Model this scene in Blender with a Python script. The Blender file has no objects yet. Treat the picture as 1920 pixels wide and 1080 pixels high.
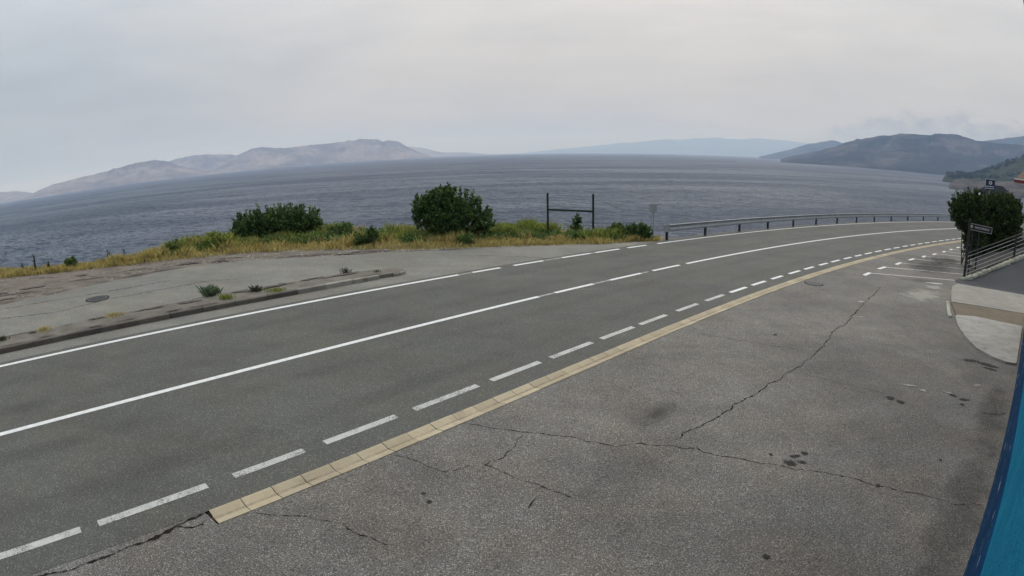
import bpy, math, random
import numpy as np
from mathutils import Matrix, Vector

random.seed(7)
RNG = np.random.default_rng(11)
scene = bpy.context.scene
COL = scene.collection

# ------------------------------------------------------------------ camera
# wide webcam lens (equidistant, f = 20.25 mm on a 36 mm sensor) on a bracket 4.4 m up the blue wall
CAM_H = 4.4
cam_data = bpy.data.cameras.new('webcam')
cam = bpy.data.objects.new('webcam', cam_data)
COL.objects.link(cam)
scene.camera = cam
cam_data.type = 'PANO'
cam_data.panorama_type = 'FISHEYE_LENS_POLYNOMIAL'
cam_data.sensor_fit = 'HORIZONTAL'
cam_data.sensor_width = 36.0
cam_data.fisheye_fov = math.radians(180)
cam_data.fisheye_polynomial_k0 = 0.0
cam_data.fisheye_polynomial_k1 = -1.0 / 20.25
cam_data.fisheye_polynomial_k2 = 0.0
cam_data.fisheye_polynomial_k3 = 0.0
cam_data.fisheye_polynomial_k4 = 0.0
cam_data.clip_start = 0.05
cam_data.clip_end = 80000
_p, _r = math.radians(13.4), math.radians(-1.28)
_R = Vector((1, 0, 0)); _U = Vector((0, math.sin(_p), math.cos(_p))); _F = Vector((0, math.cos(_p), -math.sin(_p)))
_X = math.cos(_r) * _R + math.sin(_r) * _U
_Y = -math.sin(_r) * _R + math.cos(_r) * _U
cam.matrix_world = Matrix(((_X.x, _Y.x, -_F.x, 0), (_X.y, _Y.y, -_F.y, 0), (_X.z, _Y.z, -_F.z, CAM_H), (0, 0, 0, 1)))

# ------------------------------------------------------------------ sky, sun, exposure
SUN_EL, SUN_AZ = math.radians(50), math.radians(28)
world = bpy.data.worlds.new('World'); scene.world = world
world.use_nodes = True
wt = world.node_tree; wt.nodes.clear()


def nd(tree, kind, **kw):
    n = tree.nodes.new(kind)
    ins = kw.pop('ins', {})
    for k, v in kw.items():
        setattr(n, k, v)
    for k, v in ins.items():
        if isinstance(v, bpy.types.NodeSocket):
            tree.links.new(v, n.inputs[k])
        else:
            n.inputs[k].default_value = v
    return n


def mth(tree, op, a, b=None, clamp=False):
    n = tree.nodes.new('ShaderNodeMath'); n.operation = op; n.use_clamp = clamp
    for i, v in enumerate((a, b)):
        if v is None:
            continue
        if isinstance(v, bpy.types.NodeSocket):
            tree.links.new(v, n.inputs[i])
        else:
            n.inputs[i].default_value = v
    return n.outputs[0]


def mixc(tree, fac, a, b, mode='MIX'):
    n = tree.nodes.new('ShaderNodeMix'); n.data_type = 'RGBA'; n.blend_type = mode
    n.clamp_factor = True
    for i, v in ((0, fac), (6, a), (7, b)):
        if isinstance(v, bpy.types.NodeSocket):
            tree.links.new(v, n.inputs[i])
        elif i == 0:
            n.inputs[0].default_value = v
        else:
            n.inputs[i].default_value = (*v, 1) if len(v) == 3 else v
    return n.outputs[2]


def maprange(tree, v, a, b, c=0.0, d=1.0, smooth=True):
    n = tree.nodes.new('ShaderNodeMapRange')
    n.interpolation_type = 'SMOOTHSTEP' if smooth else 'LINEAR'
    tree.links.new(v, n.inputs[0])
    for i, x in enumerate((a, b, c, d)):
        n.inputs[i + 1].default_value = x
    return n.outputs[0]


sky = nd(wt, 'ShaderNodeTexSky', sky_type='NISHITA', sun_disc=False, sun_elevation=SUN_EL, sun_rotation=SUN_AZ,
         altitude=20, air_density=1.0, dust_density=3.0, ozone_density=1.0)
tc = nd(wt, 'ShaderNodeTexCoord')
sep = nd(wt, 'ShaderNodeSeparateXYZ', ins={0: tc.outputs['Generated']})
el = mth(wt, 'MAXIMUM', sep.outputs[2], 0.0)
# overcast luminance: dim at the horizon, three times as bright overhead
lum = mth(wt, 'ADD', mth(wt, 'MULTIPLY', mth(wt, 'POWER', el, 1.4), 1.17), 0.47)
mp = nd(wt, 'ShaderNodeMapping', ins={0: tc.outputs['Generated']})
mp.inputs['Scale'].default_value = (1.0, 1.0, 5.0)
n1 = nd(wt, 'ShaderNodeTexNoise', ins={'Vector': mp.outputs[0], 'Scale': 2.1, 'Detail': 3.0, 'Roughness': 0.5, 'Distortion': 0.3})
n2 = nd(wt, 'ShaderNodeTexNoise', ins={'Vector': mp.outputs[0], 'Scale': 5.5, 'Detail': 3.0, 'Roughness': 0.55})
# the veiled sun makes the cloud towards it brighter and creamier, the far side stays blue-grey
sunward = nd(wt, 'ShaderNodeVectorMath', operation='DOT_PRODUCT', ins={0: tc.outputs['Generated'], 1: (math.sin(SUN_AZ), math.cos(SUN_AZ), 0.15)})
sunk = maprange(wt, sunward.outputs['Value'], 0.15, 1.0)
warm = mth(wt, 'MULTIPLY', sunk, maprange(wt, sep.outputs[2], 0.02, 0.11, 0.35, 1.0))
warm = mth(wt, 'ADD', warm, mth(wt, 'MULTIPLY', mth(wt, 'SUBTRACT', n1.outputs[0], 0.5), 1.1), True)
ccol = mixc(wt, warm, (0.90, 0.985, 1.08), (1.03, 1.0, 0.965))
var = maprange(wt, n2.outputs[0], 0.3, 0.7, 0.95, 1.045, False)
var2 = mth(wt, 'ADD', maprange(wt, n1.outputs[0], 0.3, 0.7, -0.06, 0.06, False), mth(wt, 'ADD', mth(wt, 'MULTIPLY', sunk, 0.18), 0.90))
# low cloud bank lying on the mountains of the land side
mp3 = nd(wt, 'ShaderNodeMapping', ins={0: tc.outputs['Generated']})
mp3.inputs['Scale'].default_value = (1.0, 1.0, 2.0)
n3 = nd(wt, 'ShaderNodeTexNoise', ins={'Vector': mp3.outputs[0], 'Scale': 26.0, 'Detail': 4.0, 'Roughness': 0.55})
side = maprange(wt, sep.outputs[0], 0.30, 0.66)
topline = mth(wt, 'ADD', mth(wt, 'MULTIPLY', mth(wt, 'SUBTRACT', n3.outputs[0], 0.5), 0.075), mth(wt, 'MULTIPLY', side, 0.088))
bank = mth(wt, 'MULTIPLY', mth(wt, 'MULTIPLY', mth(wt, 'SUBTRACT', topline, sep.outputs[2]), 70.0, True), side)
bank = mth(wt, 'MULTIPLY', bank, 0.85)
n4 = nd(wt, 'ShaderNodeTexNoise', ins={'Vector': mp3.outputs[0], 'Scale': 40.0, 'Detail': 2.0})
bankl = maprange(wt, n4.outputs[0], 0.3, 0.7, 0.54, 0.90, False)
lumv = mth(wt, 'MULTIPLY', mth(wt, 'MULTIPLY', lum, var), var2)
lumb = mth(wt, 'MULTIPLY', lum, bankl)
vs = nd(wt, 'ShaderNodeVectorMath', operation='SCALE', ins={0: ccol, 'Scale': lumv})
vb = nd(wt, 'ShaderNodeVectorMath', operation='SCALE', ins={0: (0.97, 0.99, 1.05), 'Scale': lumb})
clouds = mixc(wt, bank, vs.outputs[0], vb.outputs[0])
c10 = nd(wt, 'ShaderNodeVectorMath', operation='SCALE', ins={0: clouds, 'Scale': 10.0})
mixs = mixc(wt, 0.06, c10.outputs[0], sky.outputs[0])
bg = nd(wt, 'ShaderNodeBackground', ins={'Color': mixs, 'Strength': 0.105})
wo = nd(wt, 'ShaderNodeOutputWorld', ins={'Surface': bg.outputs[0]})

sun_d = bpy.data.lights.new('sun', 'SUN'); sun_d.energy = 1.0; sun_d.angle = math.radians(28); sun_d.color = (1.0, 0.965, 0.91)
sun = bpy.data.objects.new('sun', sun_d); COL.objects.link(sun)
_sd = Vector((math.sin(SUN_AZ) * math.cos(SUN_EL), math.cos(SUN_AZ) * math.cos(SUN_EL), math.sin(SUN_EL)))
sun.rotation_euler = _sd.to_track_quat('Z', 'Y').to_euler()
sun.location = (20, 40, 60)

vsn = scene.view_settings
vsn.view_transform = 'Standard'; vsn.look = 'None'; vsn.exposure = 0.0; vsn.gamma = 1.0
vsn.use_curve_mapping = False
scene.cycles.use_denoising = True
scene.cycles.max_bounces = 6
scene.cycles.diffuse_bounces = 2
scene.cycles.glossy_bounces = 2
scene.cycles.transparent_max_bounces = 12
scene.cycles.volume_bounces = 2
scene.cycles.sample_clamp_indirect = 4.0

# ------------------------------------------------------------------ helpers
def PZ(x, y):
    """height of the gently falling roadside plane"""
    return -0.045 * x + 0.015 * y


PN = Vector((0.045, -0.015, 1.0)).normalized()


def link(ob, parent=None):
    COL.objects.link(ob)
    if parent is not None:
        ob.parent = parent
    return ob


def mesh_obj(name, verts, faces, mat, parent=None, smooth=False):
    me = bpy.data.meshes.new(name)
    me.from_pydata([tuple(map(float, v)) for v in verts], [], faces)
    me.update()
    if mat is not None:
        me.materials.append(mat)
    if smooth:
        me.polygons.foreach_set('use_smooth', [True] * len(me.polygons))
    return link(bpy.data.objects.new(name, me), parent)


def np_mesh(name, verts, nper, mat, parent=None):
    """verts (n*nper,3): every nper vertices are one separate face"""
    verts = np.asarray(verts, dtype=np.float32)
    n = len(verts) // nper
    me = bpy.data.meshes.new(name)
    me.vertices.add(len(verts)); me.vertices.foreach_set('co', verts.ravel())
    me.loops.add(n * nper); me.loops.foreach_set('vertex_index', np.arange(n * nper, dtype=np.int32))
    me.polygons.add(n)
    me.polygons.foreach_set('loop_start', np.arange(0, n * nper, nper, dtype=np.int32))
    me.polygons.foreach_set('loop_total', np.full(n, nper, dtype=np.int32))
    me.update(calc_edges=True)
    me.materials.append(mat)
    return link(bpy.data.objects.new(name, me), parent)


class MB:
    def __init__(s):
        s.v = []; s.f = []

    def add(s, verts, faces):
        o = len(s.v); s.v += [tuple(v) for v in verts]; s.f += [tuple(i + o for i in f) for f in faces]; return s

    def box(s, c, size, rot=None, bevel=0.0):
        hx, hy, hz = size[0] / 2, size[1] / 2, size[2] / 2
        if bevel > 0:
            b = bevel; vs = []
            for z, i in ((-hz, 0), (hz - b, 0), (hz, b)):
                vs += [Vector((-hx + i, -hy + i, z)), Vector((hx - i, -hy + i, z)), Vector((hx - i, hy - i, z)), Vector((-hx + i, hy - i, z))]
            fs = [(3, 2, 1, 0), (8, 9, 10, 11)]
            for r in (0, 4):
                for k in range(4):
                    fs.append((r + k, r + (k + 1) % 4, r + 4 + (k + 1) % 4, r + 4 + k))
        else:
            vs = [Vector((sx * hx, sy * hy, sz * hz)) for sz in (-1, 1) for sx, sy in ((-1, -1), (1, -1), (1, 1), (-1, 1))]
            fs = [(3, 2, 1, 0), (4, 5, 6, 7)] + [(k, (k + 1) % 4, 4 + (k + 1) % 4, 4 + k) for k in range(4)]
        c = Vector(c)
        s.add([(rot @ v if rot is not None else v) + c for v in vs], fs); return s

    def tube(s, a, b, r0, r1=None, n=8):
        a = Vector(a); b = Vector(b); r1 = r0 if r1 is None else r1
        q = (b - a).to_track_quat('Z', 'Y')
        vs = [a + q @ Vector((r0 * math.cos(t), r0 * math.sin(t), 0)) for t in [2 * math.pi * k / n for k in range(n)]]
        vs += [b + q @ Vector((r1 * math.cos(t), r1 * math.sin(t), 0)) for t in [2 * math.pi * k / n for k in range(n)]]
        fs = [(k, (k + 1) % n, n + (k + 1) % n, n + k) for k in range(n)] + [tuple(range(n - 1, -1, -1)), tuple(range(n, 2 * n))]
        s.add(vs, fs); return s

    def build(s, name, mat, parent=None, smooth=False):
        return mesh_obj(name, s.v, s.f, mat, parent, smooth)


def tag(ob, label=None, cat=None, group=None, kind=None):
    for k, v in (('label', label), ('category', cat), ('group', group), ('kind', kind)):
        if v:
            ob[k] = v
    return ob


def empty(name, loc=(0, 0, 0), rz=0.0):
    o = bpy.data.objects.new(name, None); o.location = loc; o.rotation_euler = (0, 0, rz); o.empty_display_size = 0.2
    return link(o)


def polar(az, d):
    a = math.radians(az)
    return d * math.sin(a), d * math.cos(a)


# ------------------------------------------------------------------ materials
def new_mat(name):
    m = bpy.data.materials.new(name); m.use_nodes = True
    t = m.node_tree; t.nodes.clear()
    out = t.nodes.new('ShaderNodeOutputMaterial')
    b = t.nodes.new('ShaderNodeBsdfPrincipled')
    t.links.new(b.outputs[0], out.inputs[0])
    pos = t.nodes.new('ShaderNodeNewGeometry')
    return m, t, b, pos.outputs['Position'], out


def noise(t, vec, scale, detail=3.0, rough=0.5, dist=0.0):
    return nd(t, 'ShaderNodeTexNoise', ins={'Vector': vec, 'Scale': scale, 'Detail': detail, 'Roughness': rough, 'Distortion': dist}).outputs[0]


def setc(t, b, col):
    if isinstance(col, bpy.types.NodeSocket):
        t.links.new(col, b.inputs['Base Color'])
    else:
        b.inputs['Base Color'].default_value = (*col, 1)


def bump(t, b, h, strength, dist):
    n = nd(t, 'ShaderNodeBump', ins={'Height': h, 'Strength': strength, 'Distance': dist})
    t.links.new(n.outputs[0], b.inputs['Normal'])


def scaled(t, vec, sx, sy, sz, rz=0.0):
    m = nd(t, 'ShaderNodeMapping', ins={0: vec})
    m.inputs['Scale'].default_value = (sx, sy, sz)
    m.inputs['Rotation'].default_value = (0, 0, rz)
    return m.outputs[0]


def asphalt(name, dark, light, stone, grain, stones_amt=0.25, patch=0.18, warm=(1, 1, 1)):
    m, t, b, pos, _ = new_mat(name)
    fine = noise(t, pos, grain, 2.0, 0.6)
    f = maprange(t, fine, 0.32, 0.68)
    c = mixc(t, f, dark, light)
    vo = nd(t, 'ShaderNodeTexVoronoi', ins={'Vector': pos, 'Scale': grain * 0.75})
    sp = nd(t, 'ShaderNodeSeparateColor', ins={0: vo.outputs['Color']})
    st = mth(t, 'MULTIPLY', mth(t, 'GREATER_THAN', sp.outputs[0], 1 - stones_amt), maprange(t, vo.outputs['Distance'], 0.42, 0.25))
    c = mixc(t, st, c, stone)
    big = noise(t, pos, 0.33, 4.0, 0.55)
    mid = noise(t, pos, 1.7, 4.0, 0.6)
    v1 = maprange(t, big, 0.3, 0.7, 1 - patch, 1 + patch, False)
    v2 = maprange(t, mid, 0.3, 0.7, 1 - patch * 0.6, 1 + patch * 0.6, False)
    trk = noise(t, scaled(t, pos, 0.05, 1.0, 1, 0.72), 1.0, 4.0, 0.6)
    v2 = mth(t, 'MULTIPLY', v2, maprange(t, trk, 0.3, 0.7, 0.90, 1.09, False))
    sc = nd(t, 'ShaderNodeVectorMath', operation='SCALE', ins={0: c, 'Scale': mth(t, 'MULTIPLY', v1, v2)})
    hue = mixc(t, maprange(t, noise(t, pos, 0.8, 3.0), 0.35, 0.65), (1.04, 1.0, 0.95), (0.985, 1.0, 1.0))
    c2 = mixc(t, 1.0, sc.outputs[0], hue, 'MULTIPLY')
    setc(t, b, c2)
    b.inputs['Roughness'].default_value = 0.82
    b.inputs['Specular IOR Level'].default_value = 0.35
    bump(t, b, fine, 0.55, 0.006)
    return m


M = {}
M['road'] = asphalt('road_asphalt', (0.046, 0.0455, 0.040), (0.106, 0.105, 0.094), (0.22, 0.215, 0.19), 60, 0.20, 0.12)
M['layby'] = asphalt('layby_asphalt', (0.105, 0.102, 0.089), (0.185, 0.180, 0.160), (0.32, 0.31, 0.27), 50, 0.22, 0.16)
M['forecourt'] = asphalt('forecourt_asphalt', (0.055, 0.051, 0.046), (0.180, 0.168, 0.151), (0.31, 0.29, 0.26), 52, 0.30, 0.22)
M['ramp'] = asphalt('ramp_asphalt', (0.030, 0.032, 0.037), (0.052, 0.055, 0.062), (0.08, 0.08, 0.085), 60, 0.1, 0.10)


def paint_mat(name, col, wear, under):
    m, t, b, pos, _ = new_mat(name)
    a = noise(t, pos, 38, 4.0, 0.65); bb = noise(t, pos, 3.0, 3.0)
    w = mth(t, 'ADD', mth(t, 'MULTIPLY', a, 0.7), mth(t, 'MULTIPLY', bb, 0.3))
    k = maprange(t, w, wear - 0.07, wear + 0.07)
    dirt = maprange(t, noise(t, pos, 9, 4.0), 0.3, 0.75, 0.80, 1.05, False)
    pc = nd(t, 'ShaderNodeVectorMath', operation='SCALE', ins={0: col, 'Scale': dirt})
    setc(t, b, mixc(t, k, under, pc.outputs[0]))
    b.inputs['Roughness'].default_value = 0.6
    bump(t, b, noise(t, pos, 75, 2.0), 0.35, 0.004)
    return m


M['paint'] = paint_mat('road_paint', (0.66, 0.66, 0.64), 0.33, (0.10, 0.10, 0.09))
M['paint_worn'] = paint_mat('worn_road_paint', (0.46, 0.46, 0.43), 0.44, (0.11, 0.11, 0.10))
def ghost_mat():
    m, t, b, pos, out = new_mat('ghost_road_paint')
    setc(t, b, (0.42, 0.42, 0.39)); b.inputs['Roughness'].default_value = 0.7
    t.links.new(maprange(t, noise(t, pos, 22, 4.0, 0.7), 0.36, 0.60, 0.25, 0.85), b.inputs['Alpha'])
    return m


M['paint_ghost'] = ghost_mat()
M['paint_bay'] = paint_mat('bay_paint', (0.46, 0.45, 0.42), 0.38, (0.11, 0.11, 0.10))


def simple(name, col, rough=0.7, metal=0.0, var=0.15, scale=6.0, bumpy=0.0, bscale=40.0, streak=None, spec=0.4):
    m, t, b, pos, _ = new_mat(name)
    vec = pos if streak is None else scaled(t, pos, *streak)
    k = maprange(t, noise(t, vec, scale, 4.0, 0.6), 0.3, 0.7, 1 - var, 1 + var, False)
    s = nd(t, 'ShaderNodeVectorMath', operation='SCALE', ins={0: col, 'Scale': k})
    setc(t, b, s.outputs[0])
    b.inputs['Roughness'].default_value = rough
    b.inputs['Metallic'].default_value = metal
    b.inputs['Specular IOR Level'].default_value = spec
    if bumpy:
        bump(t, b, noise(t, pos, bscale, 3.0), bumpy, 0.01)
    return m


def concrete(name, c1, c2, stain, rough=0.85, obrandom=0.0):
    m, t, b, pos, _ = new_mat(name)
    c = mixc(t, maprange(t, noise(t, pos, 2.2, 5.0, 0.65), 0.3, 0.7), c1, c2)
    c = mixc(t, maprange(t, noise(t, pos, 1.1, 5.0, 0.7), 0.52, 0.72), c, stain)
    sp = maprange(t, noise(t, pos, 85, 2.0), 0.3, 0.7, 0.85, 1.15, False)
    if obrandom:
        oi = nd(t, 'ShaderNodeObjectInfo')
        sp = mth(t, 'MULTIPLY', sp, maprange(t, oi.outputs['Random'], 0, 1, 1 - obrandom, 1 + obrandom, False))
    s = nd(t, 'ShaderNodeVectorMath', operation='SCALE', ins={0: c, 'Scale': sp})
    setc(t, b, s.outputs[0]); b.inputs['Roughness'].default_value = rough
    bump(t, b, noise(t, pos, 70, 3.0), 0.3, 0.006)
    return m


M['gutter'] = concrete('gutter_concrete', (0.33, 0.27, 0.175), (0.41, 0.345, 0.24), (0.24, 0.19, 0.125), obrandom=0.13)
M['kerb'] = concrete('kerb_concrete', (0.17, 0.155, 0.13), (0.25, 0.235, 0.205), (0.095, 0.085, 0.07), obrandom=0.22)
M['kerb_dirty'] = concrete('dirty_kerb', (0.055, 0.047, 0.038), (0.10, 0.088, 0.072), (0.035, 0.030, 0.024), obrandom=0.25)
M['island'] = concrete('island_top', (0.085, 0.074, 0.058), (0.150, 0.135, 0.11), (0.050, 0.040, 0.028))
M['apron_a'] = concrete('apron_concrete', (0.25, 0.236, 0.205), (0.36, 0.342, 0.31), (0.15, 0.138, 0.112))
M['apron_b'] = concrete('apron_old_concrete', (0.20, 0.185, 0.155), (0.27, 0.255, 0.22), (0.13, 0.12, 0.10))
M['brown'] = concrete('brown_slab', (0.105, 0.080, 0.050), (0.145, 0.112, 0.072), (0.07, 0.055, 0.038))
M['stone'] = concrete('edging_stone', (0.26, 0.25, 0.19), (0.36, 0.35, 0.28), (0.15, 0.15, 0.09), obrandom=0.25)
M['galv'] = simple('galvanised_steel', (0.27, 0.285, 0.30), 0.5, 0.35, 0.15, 3.0)
M['post_dark'] = simple('dark_post_steel', (0.035, 0.035, 0.036), 0.6, 0.2, 0.2, 5.0)
M['green_black'] = simple('dark_green_paint', (0.012, 0.020, 0.017), 0.45, 0.0, 0.25, 5.0)
M['black'] = simple('black_paint', (0.012, 0.012, 0.013), 0.4, 0.0, 0.2, 6.0)
M['rail_light'] = simple('worn_grey_rail', (0.30, 0.30, 0.29), 0.45, 0.3, 0.15, 4.0)
M['sign_white'] = simple('sign_white', (0.62, 0.62, 0.60), 0.5, 0.0, 0.06, 4.0)
M['sign_dark'] = simple('sign_black', (0.010, 0.010, 0.013), 0.4, 0.0, 0.1, 4.0)
M['sign_navy'] = simple('sign_navy', (0.012, 0.020, 0.050), 0.35, 0.0, 0.1, 4.0)
M['crack'] = simple('crack_dirt', (0.024, 0.021, 0.018), 0.95, 0.0, 0.4, 12.0, spec=0.0)
M['oil'] = simple('oil_spot', (0.010, 0.009, 0.008), 0.8, 0.0, 0.3, 25.0, spec=0.05)
M['iron'] = simple('cast_iron', (0.052, 0.052, 0.053), 0.6, 0.3, 0.25, 30.0, 0.5, 60)
M['bark'] = simple('bark', (0.075, 0.058, 0.042), 0.9, 0.0, 0.3, 20.0)
M['green_wall'] = simple('pale_green_plaster', (0.34, 0.44, 0.34), 0.8, 0.0, 0.08, 2.0)
M['red_roof'] = simple('red_roof_trim', (0.16, 0.022, 0.022), 0.6, 0.0, 0.15, 3.0)
M['tile_roof'] = simple('brown_roof_tiles', (0.10, 0.055, 0.042), 0.8, 0.0, 0.3, 4.0)
M['slate_roof'] = simple('dark_roof', (0.016, 0.018, 0.026), 0.9, 0.0, 0.25, 2.0, spec=0.05)
M['white_trim'] = simple('white_trim', (0.62, 0.60, 0.56), 0.6, 0.0, 0.08, 3.0)
M['house_wall'] = simple('house_plaster', (0.075, 0.062, 0.052), 0.85, 0.0, 0.15, 1.0)
M['dirt_dark'] = concrete('dark_dirt', (0.050, 0.036, 0.030), (0.095, 0.072, 0.060), (0.030, 0.022, 0.018))
M['shaded_soil'] = concrete('shade_dark_soil', (0.022, 0.020, 0.018), (0.050, 0.044, 0.038), (0.014, 0.014, 0.010))  # soil with the shade behind the railing put into its colour
M['glass'] = simple('window_glass', (0.02, 0.025, 0.03), 0.1, 0.0, 0.1, 1.0, spec=0.6)


def stain_mat(name, col, amount, scale=3.0):
    """soft stain, also the painted wall-foot shade: fades out by its own irregular outline"""
    m, t, b, pos, out = new_mat(name)
    tcn = nd(t, 'ShaderNodeTexCoord')
    sub = nd(t, 'ShaderNodeVectorMath', operation='SUBTRACT', ins={0: tcn.outputs['Generated'], 1: (0.5, 0.5, 0.5)})
    sepn = nd(t, 'ShaderNodeSeparateXYZ', ins={0: sub.outputs[0]})
    r = mth(t, 'SQRT', mth(t, 'ADD', mth(t, 'POWER', sepn.outputs[0], 2.0), mth(t, 'POWER', sepn.outputs[1], 2.0)))
    nz = noise(t, pos, scale, 5.0, 0.62)
    k = mth(t, 'ADD', mth(t, 'SUBTRACT', 0.47, r), mth(t, 'MULTIPLY', mth(t, 'SUBTRACT', nz, 0.5), 0.9))
    a = mth(t, 'MULTIPLY', maprange(t, k, 0.0, 0.34), amount)
    edge = maprange(t, r, 0.49, 0.38)
    a = mth(t, 'MULTIPLY', a, edge)
    setc(t, b, col); b.inputs['Roughness'].default_value = 0.85
    t.links.new(a, b.inputs['Alpha'])
    return m


M['stain_dark'] = stain_mat('dark_stain', (0.035, 0.032, 0.028), 0.55)
M['stain_soft'] = stain_mat('soft_dark_stain', (0.045, 0.041, 0.036), 0.26, 1.6)
M['stain_light'] = stain_mat('cement_spill', (0.36, 0.34, 0.29), 0.62, 2.5)
M['wall_shade'] = stain_mat('wall_foot_shade', (0.022, 0.022, 0.020), 0.26, 2.2)  # soft shade at the foot of the wall, painted as dark patches
M['oil'] = stain_mat('soaked_oil', (0.008, 0.007, 0.006), 1.0, 16.0)
M['stain_faint'] = stain_mat('faint_stain', (0.05, 0.046, 0.040), 0.15, 1.6)

def channel_shade_mat():  # brown tone that paints in the shading of the concave channel
    m, t, b, pos, out = new_mat('gutter_channel_shade')
    k = maprange(t, mth(t, 'ADD', mth(t, 'MULTIPLY', noise(t, pos, 1.3, 4.0, 0.6), 0.6), mth(t, 'MULTIPLY', noise(t, pos, 12, 3.0, 0.6), 0.4)), 0.36, 0.70, 0.10, 0.45)
    setc(t, b, (0.16, 0.125, 0.08)); b.inputs['Roughness'].default_value = 0.95
    t.links.new(k, b.inputs['Alpha'])
    return m


M['channel_shade'] = channel_shade_mat()

# gravelly bare ground of the verge
m, t, b, pos, _ = new_mat('verge_ground')
c = mixc(t, maprange(t, noise(t, pos, 0.9, 5.0, 0.6), 0.35, 0.65), (0.125, 0.095, 0.075), (0.190, 0.155, 0.125))
c = mixc(t, maprange(t, noise(t, scaled(t, pos, 0.5, 1.6, 1, -0.7), 1.3, 5.0, 0.7), 0.50, 0.62), c, (0.062, 0.038, 0.030))
c = mixc(t, maprange(t, noise(t, pos, 30, 4.0, 0.7), 0.40, 0.75), c, (0.24, 0.215, 0.18))
setc(t, b, c); b.inputs['Roughness'].default_value = 0.95
bump(t, b, noise(t, pos, 9, 6.0, 0.75), 1.0, 0.10)
M['ground'] = m


def leaf_mat(name, c1, c2, c3, trans=0.25, rough=0.55):
    m, t, b, pos, out = new_mat(name)
    g = nd(t, 'ShaderNodeNewGeometry')
    r = nd(t, 'ShaderNodeValToRGB', ins={0: g.outputs['Random Per Island']})
    r.color_ramp.elements[0].color = (*c1, 1); r.color_ramp.elements[1].color = (*c3, 1)
    e = r.color_ramp.elements.new(0.55); e.color = (*c2, 1)
    clump = maprange(t, noise(t, pos, 2.6, 3.0), 0.3, 0.7, 0.72, 1.25, False)
    s = nd(t, 'ShaderNodeVectorMath', operation='SCALE', ins={0: r.outputs[0], 'Scale': clump})
    setc(t, b, s.outputs[0]); b.inputs['Roughness'].default_value = rough
    b.inputs['Specular IOR Level'].default_value = 0.3
    tr = nd(t, 'ShaderNodeBsdfTranslucent', ins={'Color': s.outputs[0]})
    mx = nd(t, 'ShaderNodeMixShader', ins={0: trans, 1: b.outputs[0], 2: tr.outputs[0]})
    t.links.new(mx.outputs[0], out.inputs[0])
    return m


M['leaf_dark'] = leaf_mat('shrub_leaf', (0.022, 0.048, 0.013), (0.054, 0.105, 0.024), (0.140, 0.200, 0.048))
M['leaf_mid'] = leaf_mat('weed_leaf', (0.050, 0.095, 0.022), (0.095, 0.155, 0.036), (0.17, 0.22, 0.06))
M['leaf_hedge'] = leaf_mat('hedge_leaf', (0.012, 0.028, 0.008), (0.030, 0.058, 0.014), (0.100, 0.135, 0.028))
M['grass_dry'] = leaf_mat('dry_grass', (0.33, 0.245, 0.075), (0.45, 0.365, 0.12), (0.56, 0.49, 0.21), 0.3, 0.8)
M['grass_green'] = leaf_mat('green_grass', (0.12, 0.17, 0.032), (0.22, 0.265, 0.052), (0.40, 0.40, 0.11), 0.35, 0.7)
M['grass_blue'] = leaf_mat('grey_green_tuft', (0.07, 0.11, 0.055), (0.11, 0.15, 0.08), (0.16, 0.19, 0.10), 0.2, 0.7)
M['stalk'] = leaf_mat('dark_stalk', (0.030, 0.038, 0.018), (0.050, 0.055, 0.025), (0.075, 0.075, 0.035), 0.1, 0.8)
M['wood_far'] = leaf_mat('hillside_scrub', (0.012, 0.022, 0.010), (0.022, 0.036, 0.014), (0.040, 0.055, 0.022), 0.1, 0.8)


def rock_mat(name, scrub, rock, lo, hi, scale, spots=0.5):
    m, t, b, pos, _ = new_mat(name)
    k = maprange(t, noise(t, pos, scale, 9.0, 0.66), lo, hi)
    c = mixc(t, k, scrub, rock)
    k2 = maprange(t, noise(t, pos, scale * 6, 6.0, 0.7), 0.45, 0.62)
    c = mixc(t, mth(t, 'MULTIPLY', k2, spots), c, tuple(0.45 * v for v in scrub))
    setc(t, b, c); b.inputs['Roughness'].default_value = 0.95
    b.inputs['Specular IOR Level'].default_value = 0.1
    return m


M['limestone'] = rock_mat('bare_limestone_island', (0.125, 0.105, 0.085), (0.29, 0.24, 0.205), 0.36, 0.64, 0.0028, 0.45)
M['mount'] = rock_mat('wooded_mountain', (0.018, 0.023, 0.018), (0.10, 0.085, 0.072), 0.48, 0.66, 0.004, 0.6)
M['mount_far'] = rock_mat('far_mountain', (0.035, 0.045, 0.035), (0.08, 0.08, 0.07), 0.4, 0.7, 0.0008, 0.3)
M['headland'] = rock_mat('headland_ground', (0.022, 0.030, 0.013), (0.085, 0.072, 0.052), 0.54, 0.70, 0.02, 0.5)
M['shore_rock'] = rock_mat('shore_rock', (0.045, 0.042, 0.038), (0.105, 0.094, 0.085), 0.40, 0.62, 0.05, 0.6)

# sea
m, t, b, pos, _ = new_mat('sea_water')


def slopes(vec, scale, detail, rough, gain):
    n = nd(t, 'ShaderNodeTexNoise', ins={'Vector': vec, 'Scale': scale, 'Detail': detail, 'Roughness': rough, 'Distortion': 0.3})
    c0 = nd(t, 'ShaderNodeVectorMath', operation='SUBTRACT', ins={0: n.outputs['Color'], 1: (0.5, 0.5, 0.5)})
    g = nd(t, 'ShaderNodeVectorMath', operation='SCALE', ins={0: c0.outputs[0], 'Scale': gain})
    return g.outputs[0]


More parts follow.
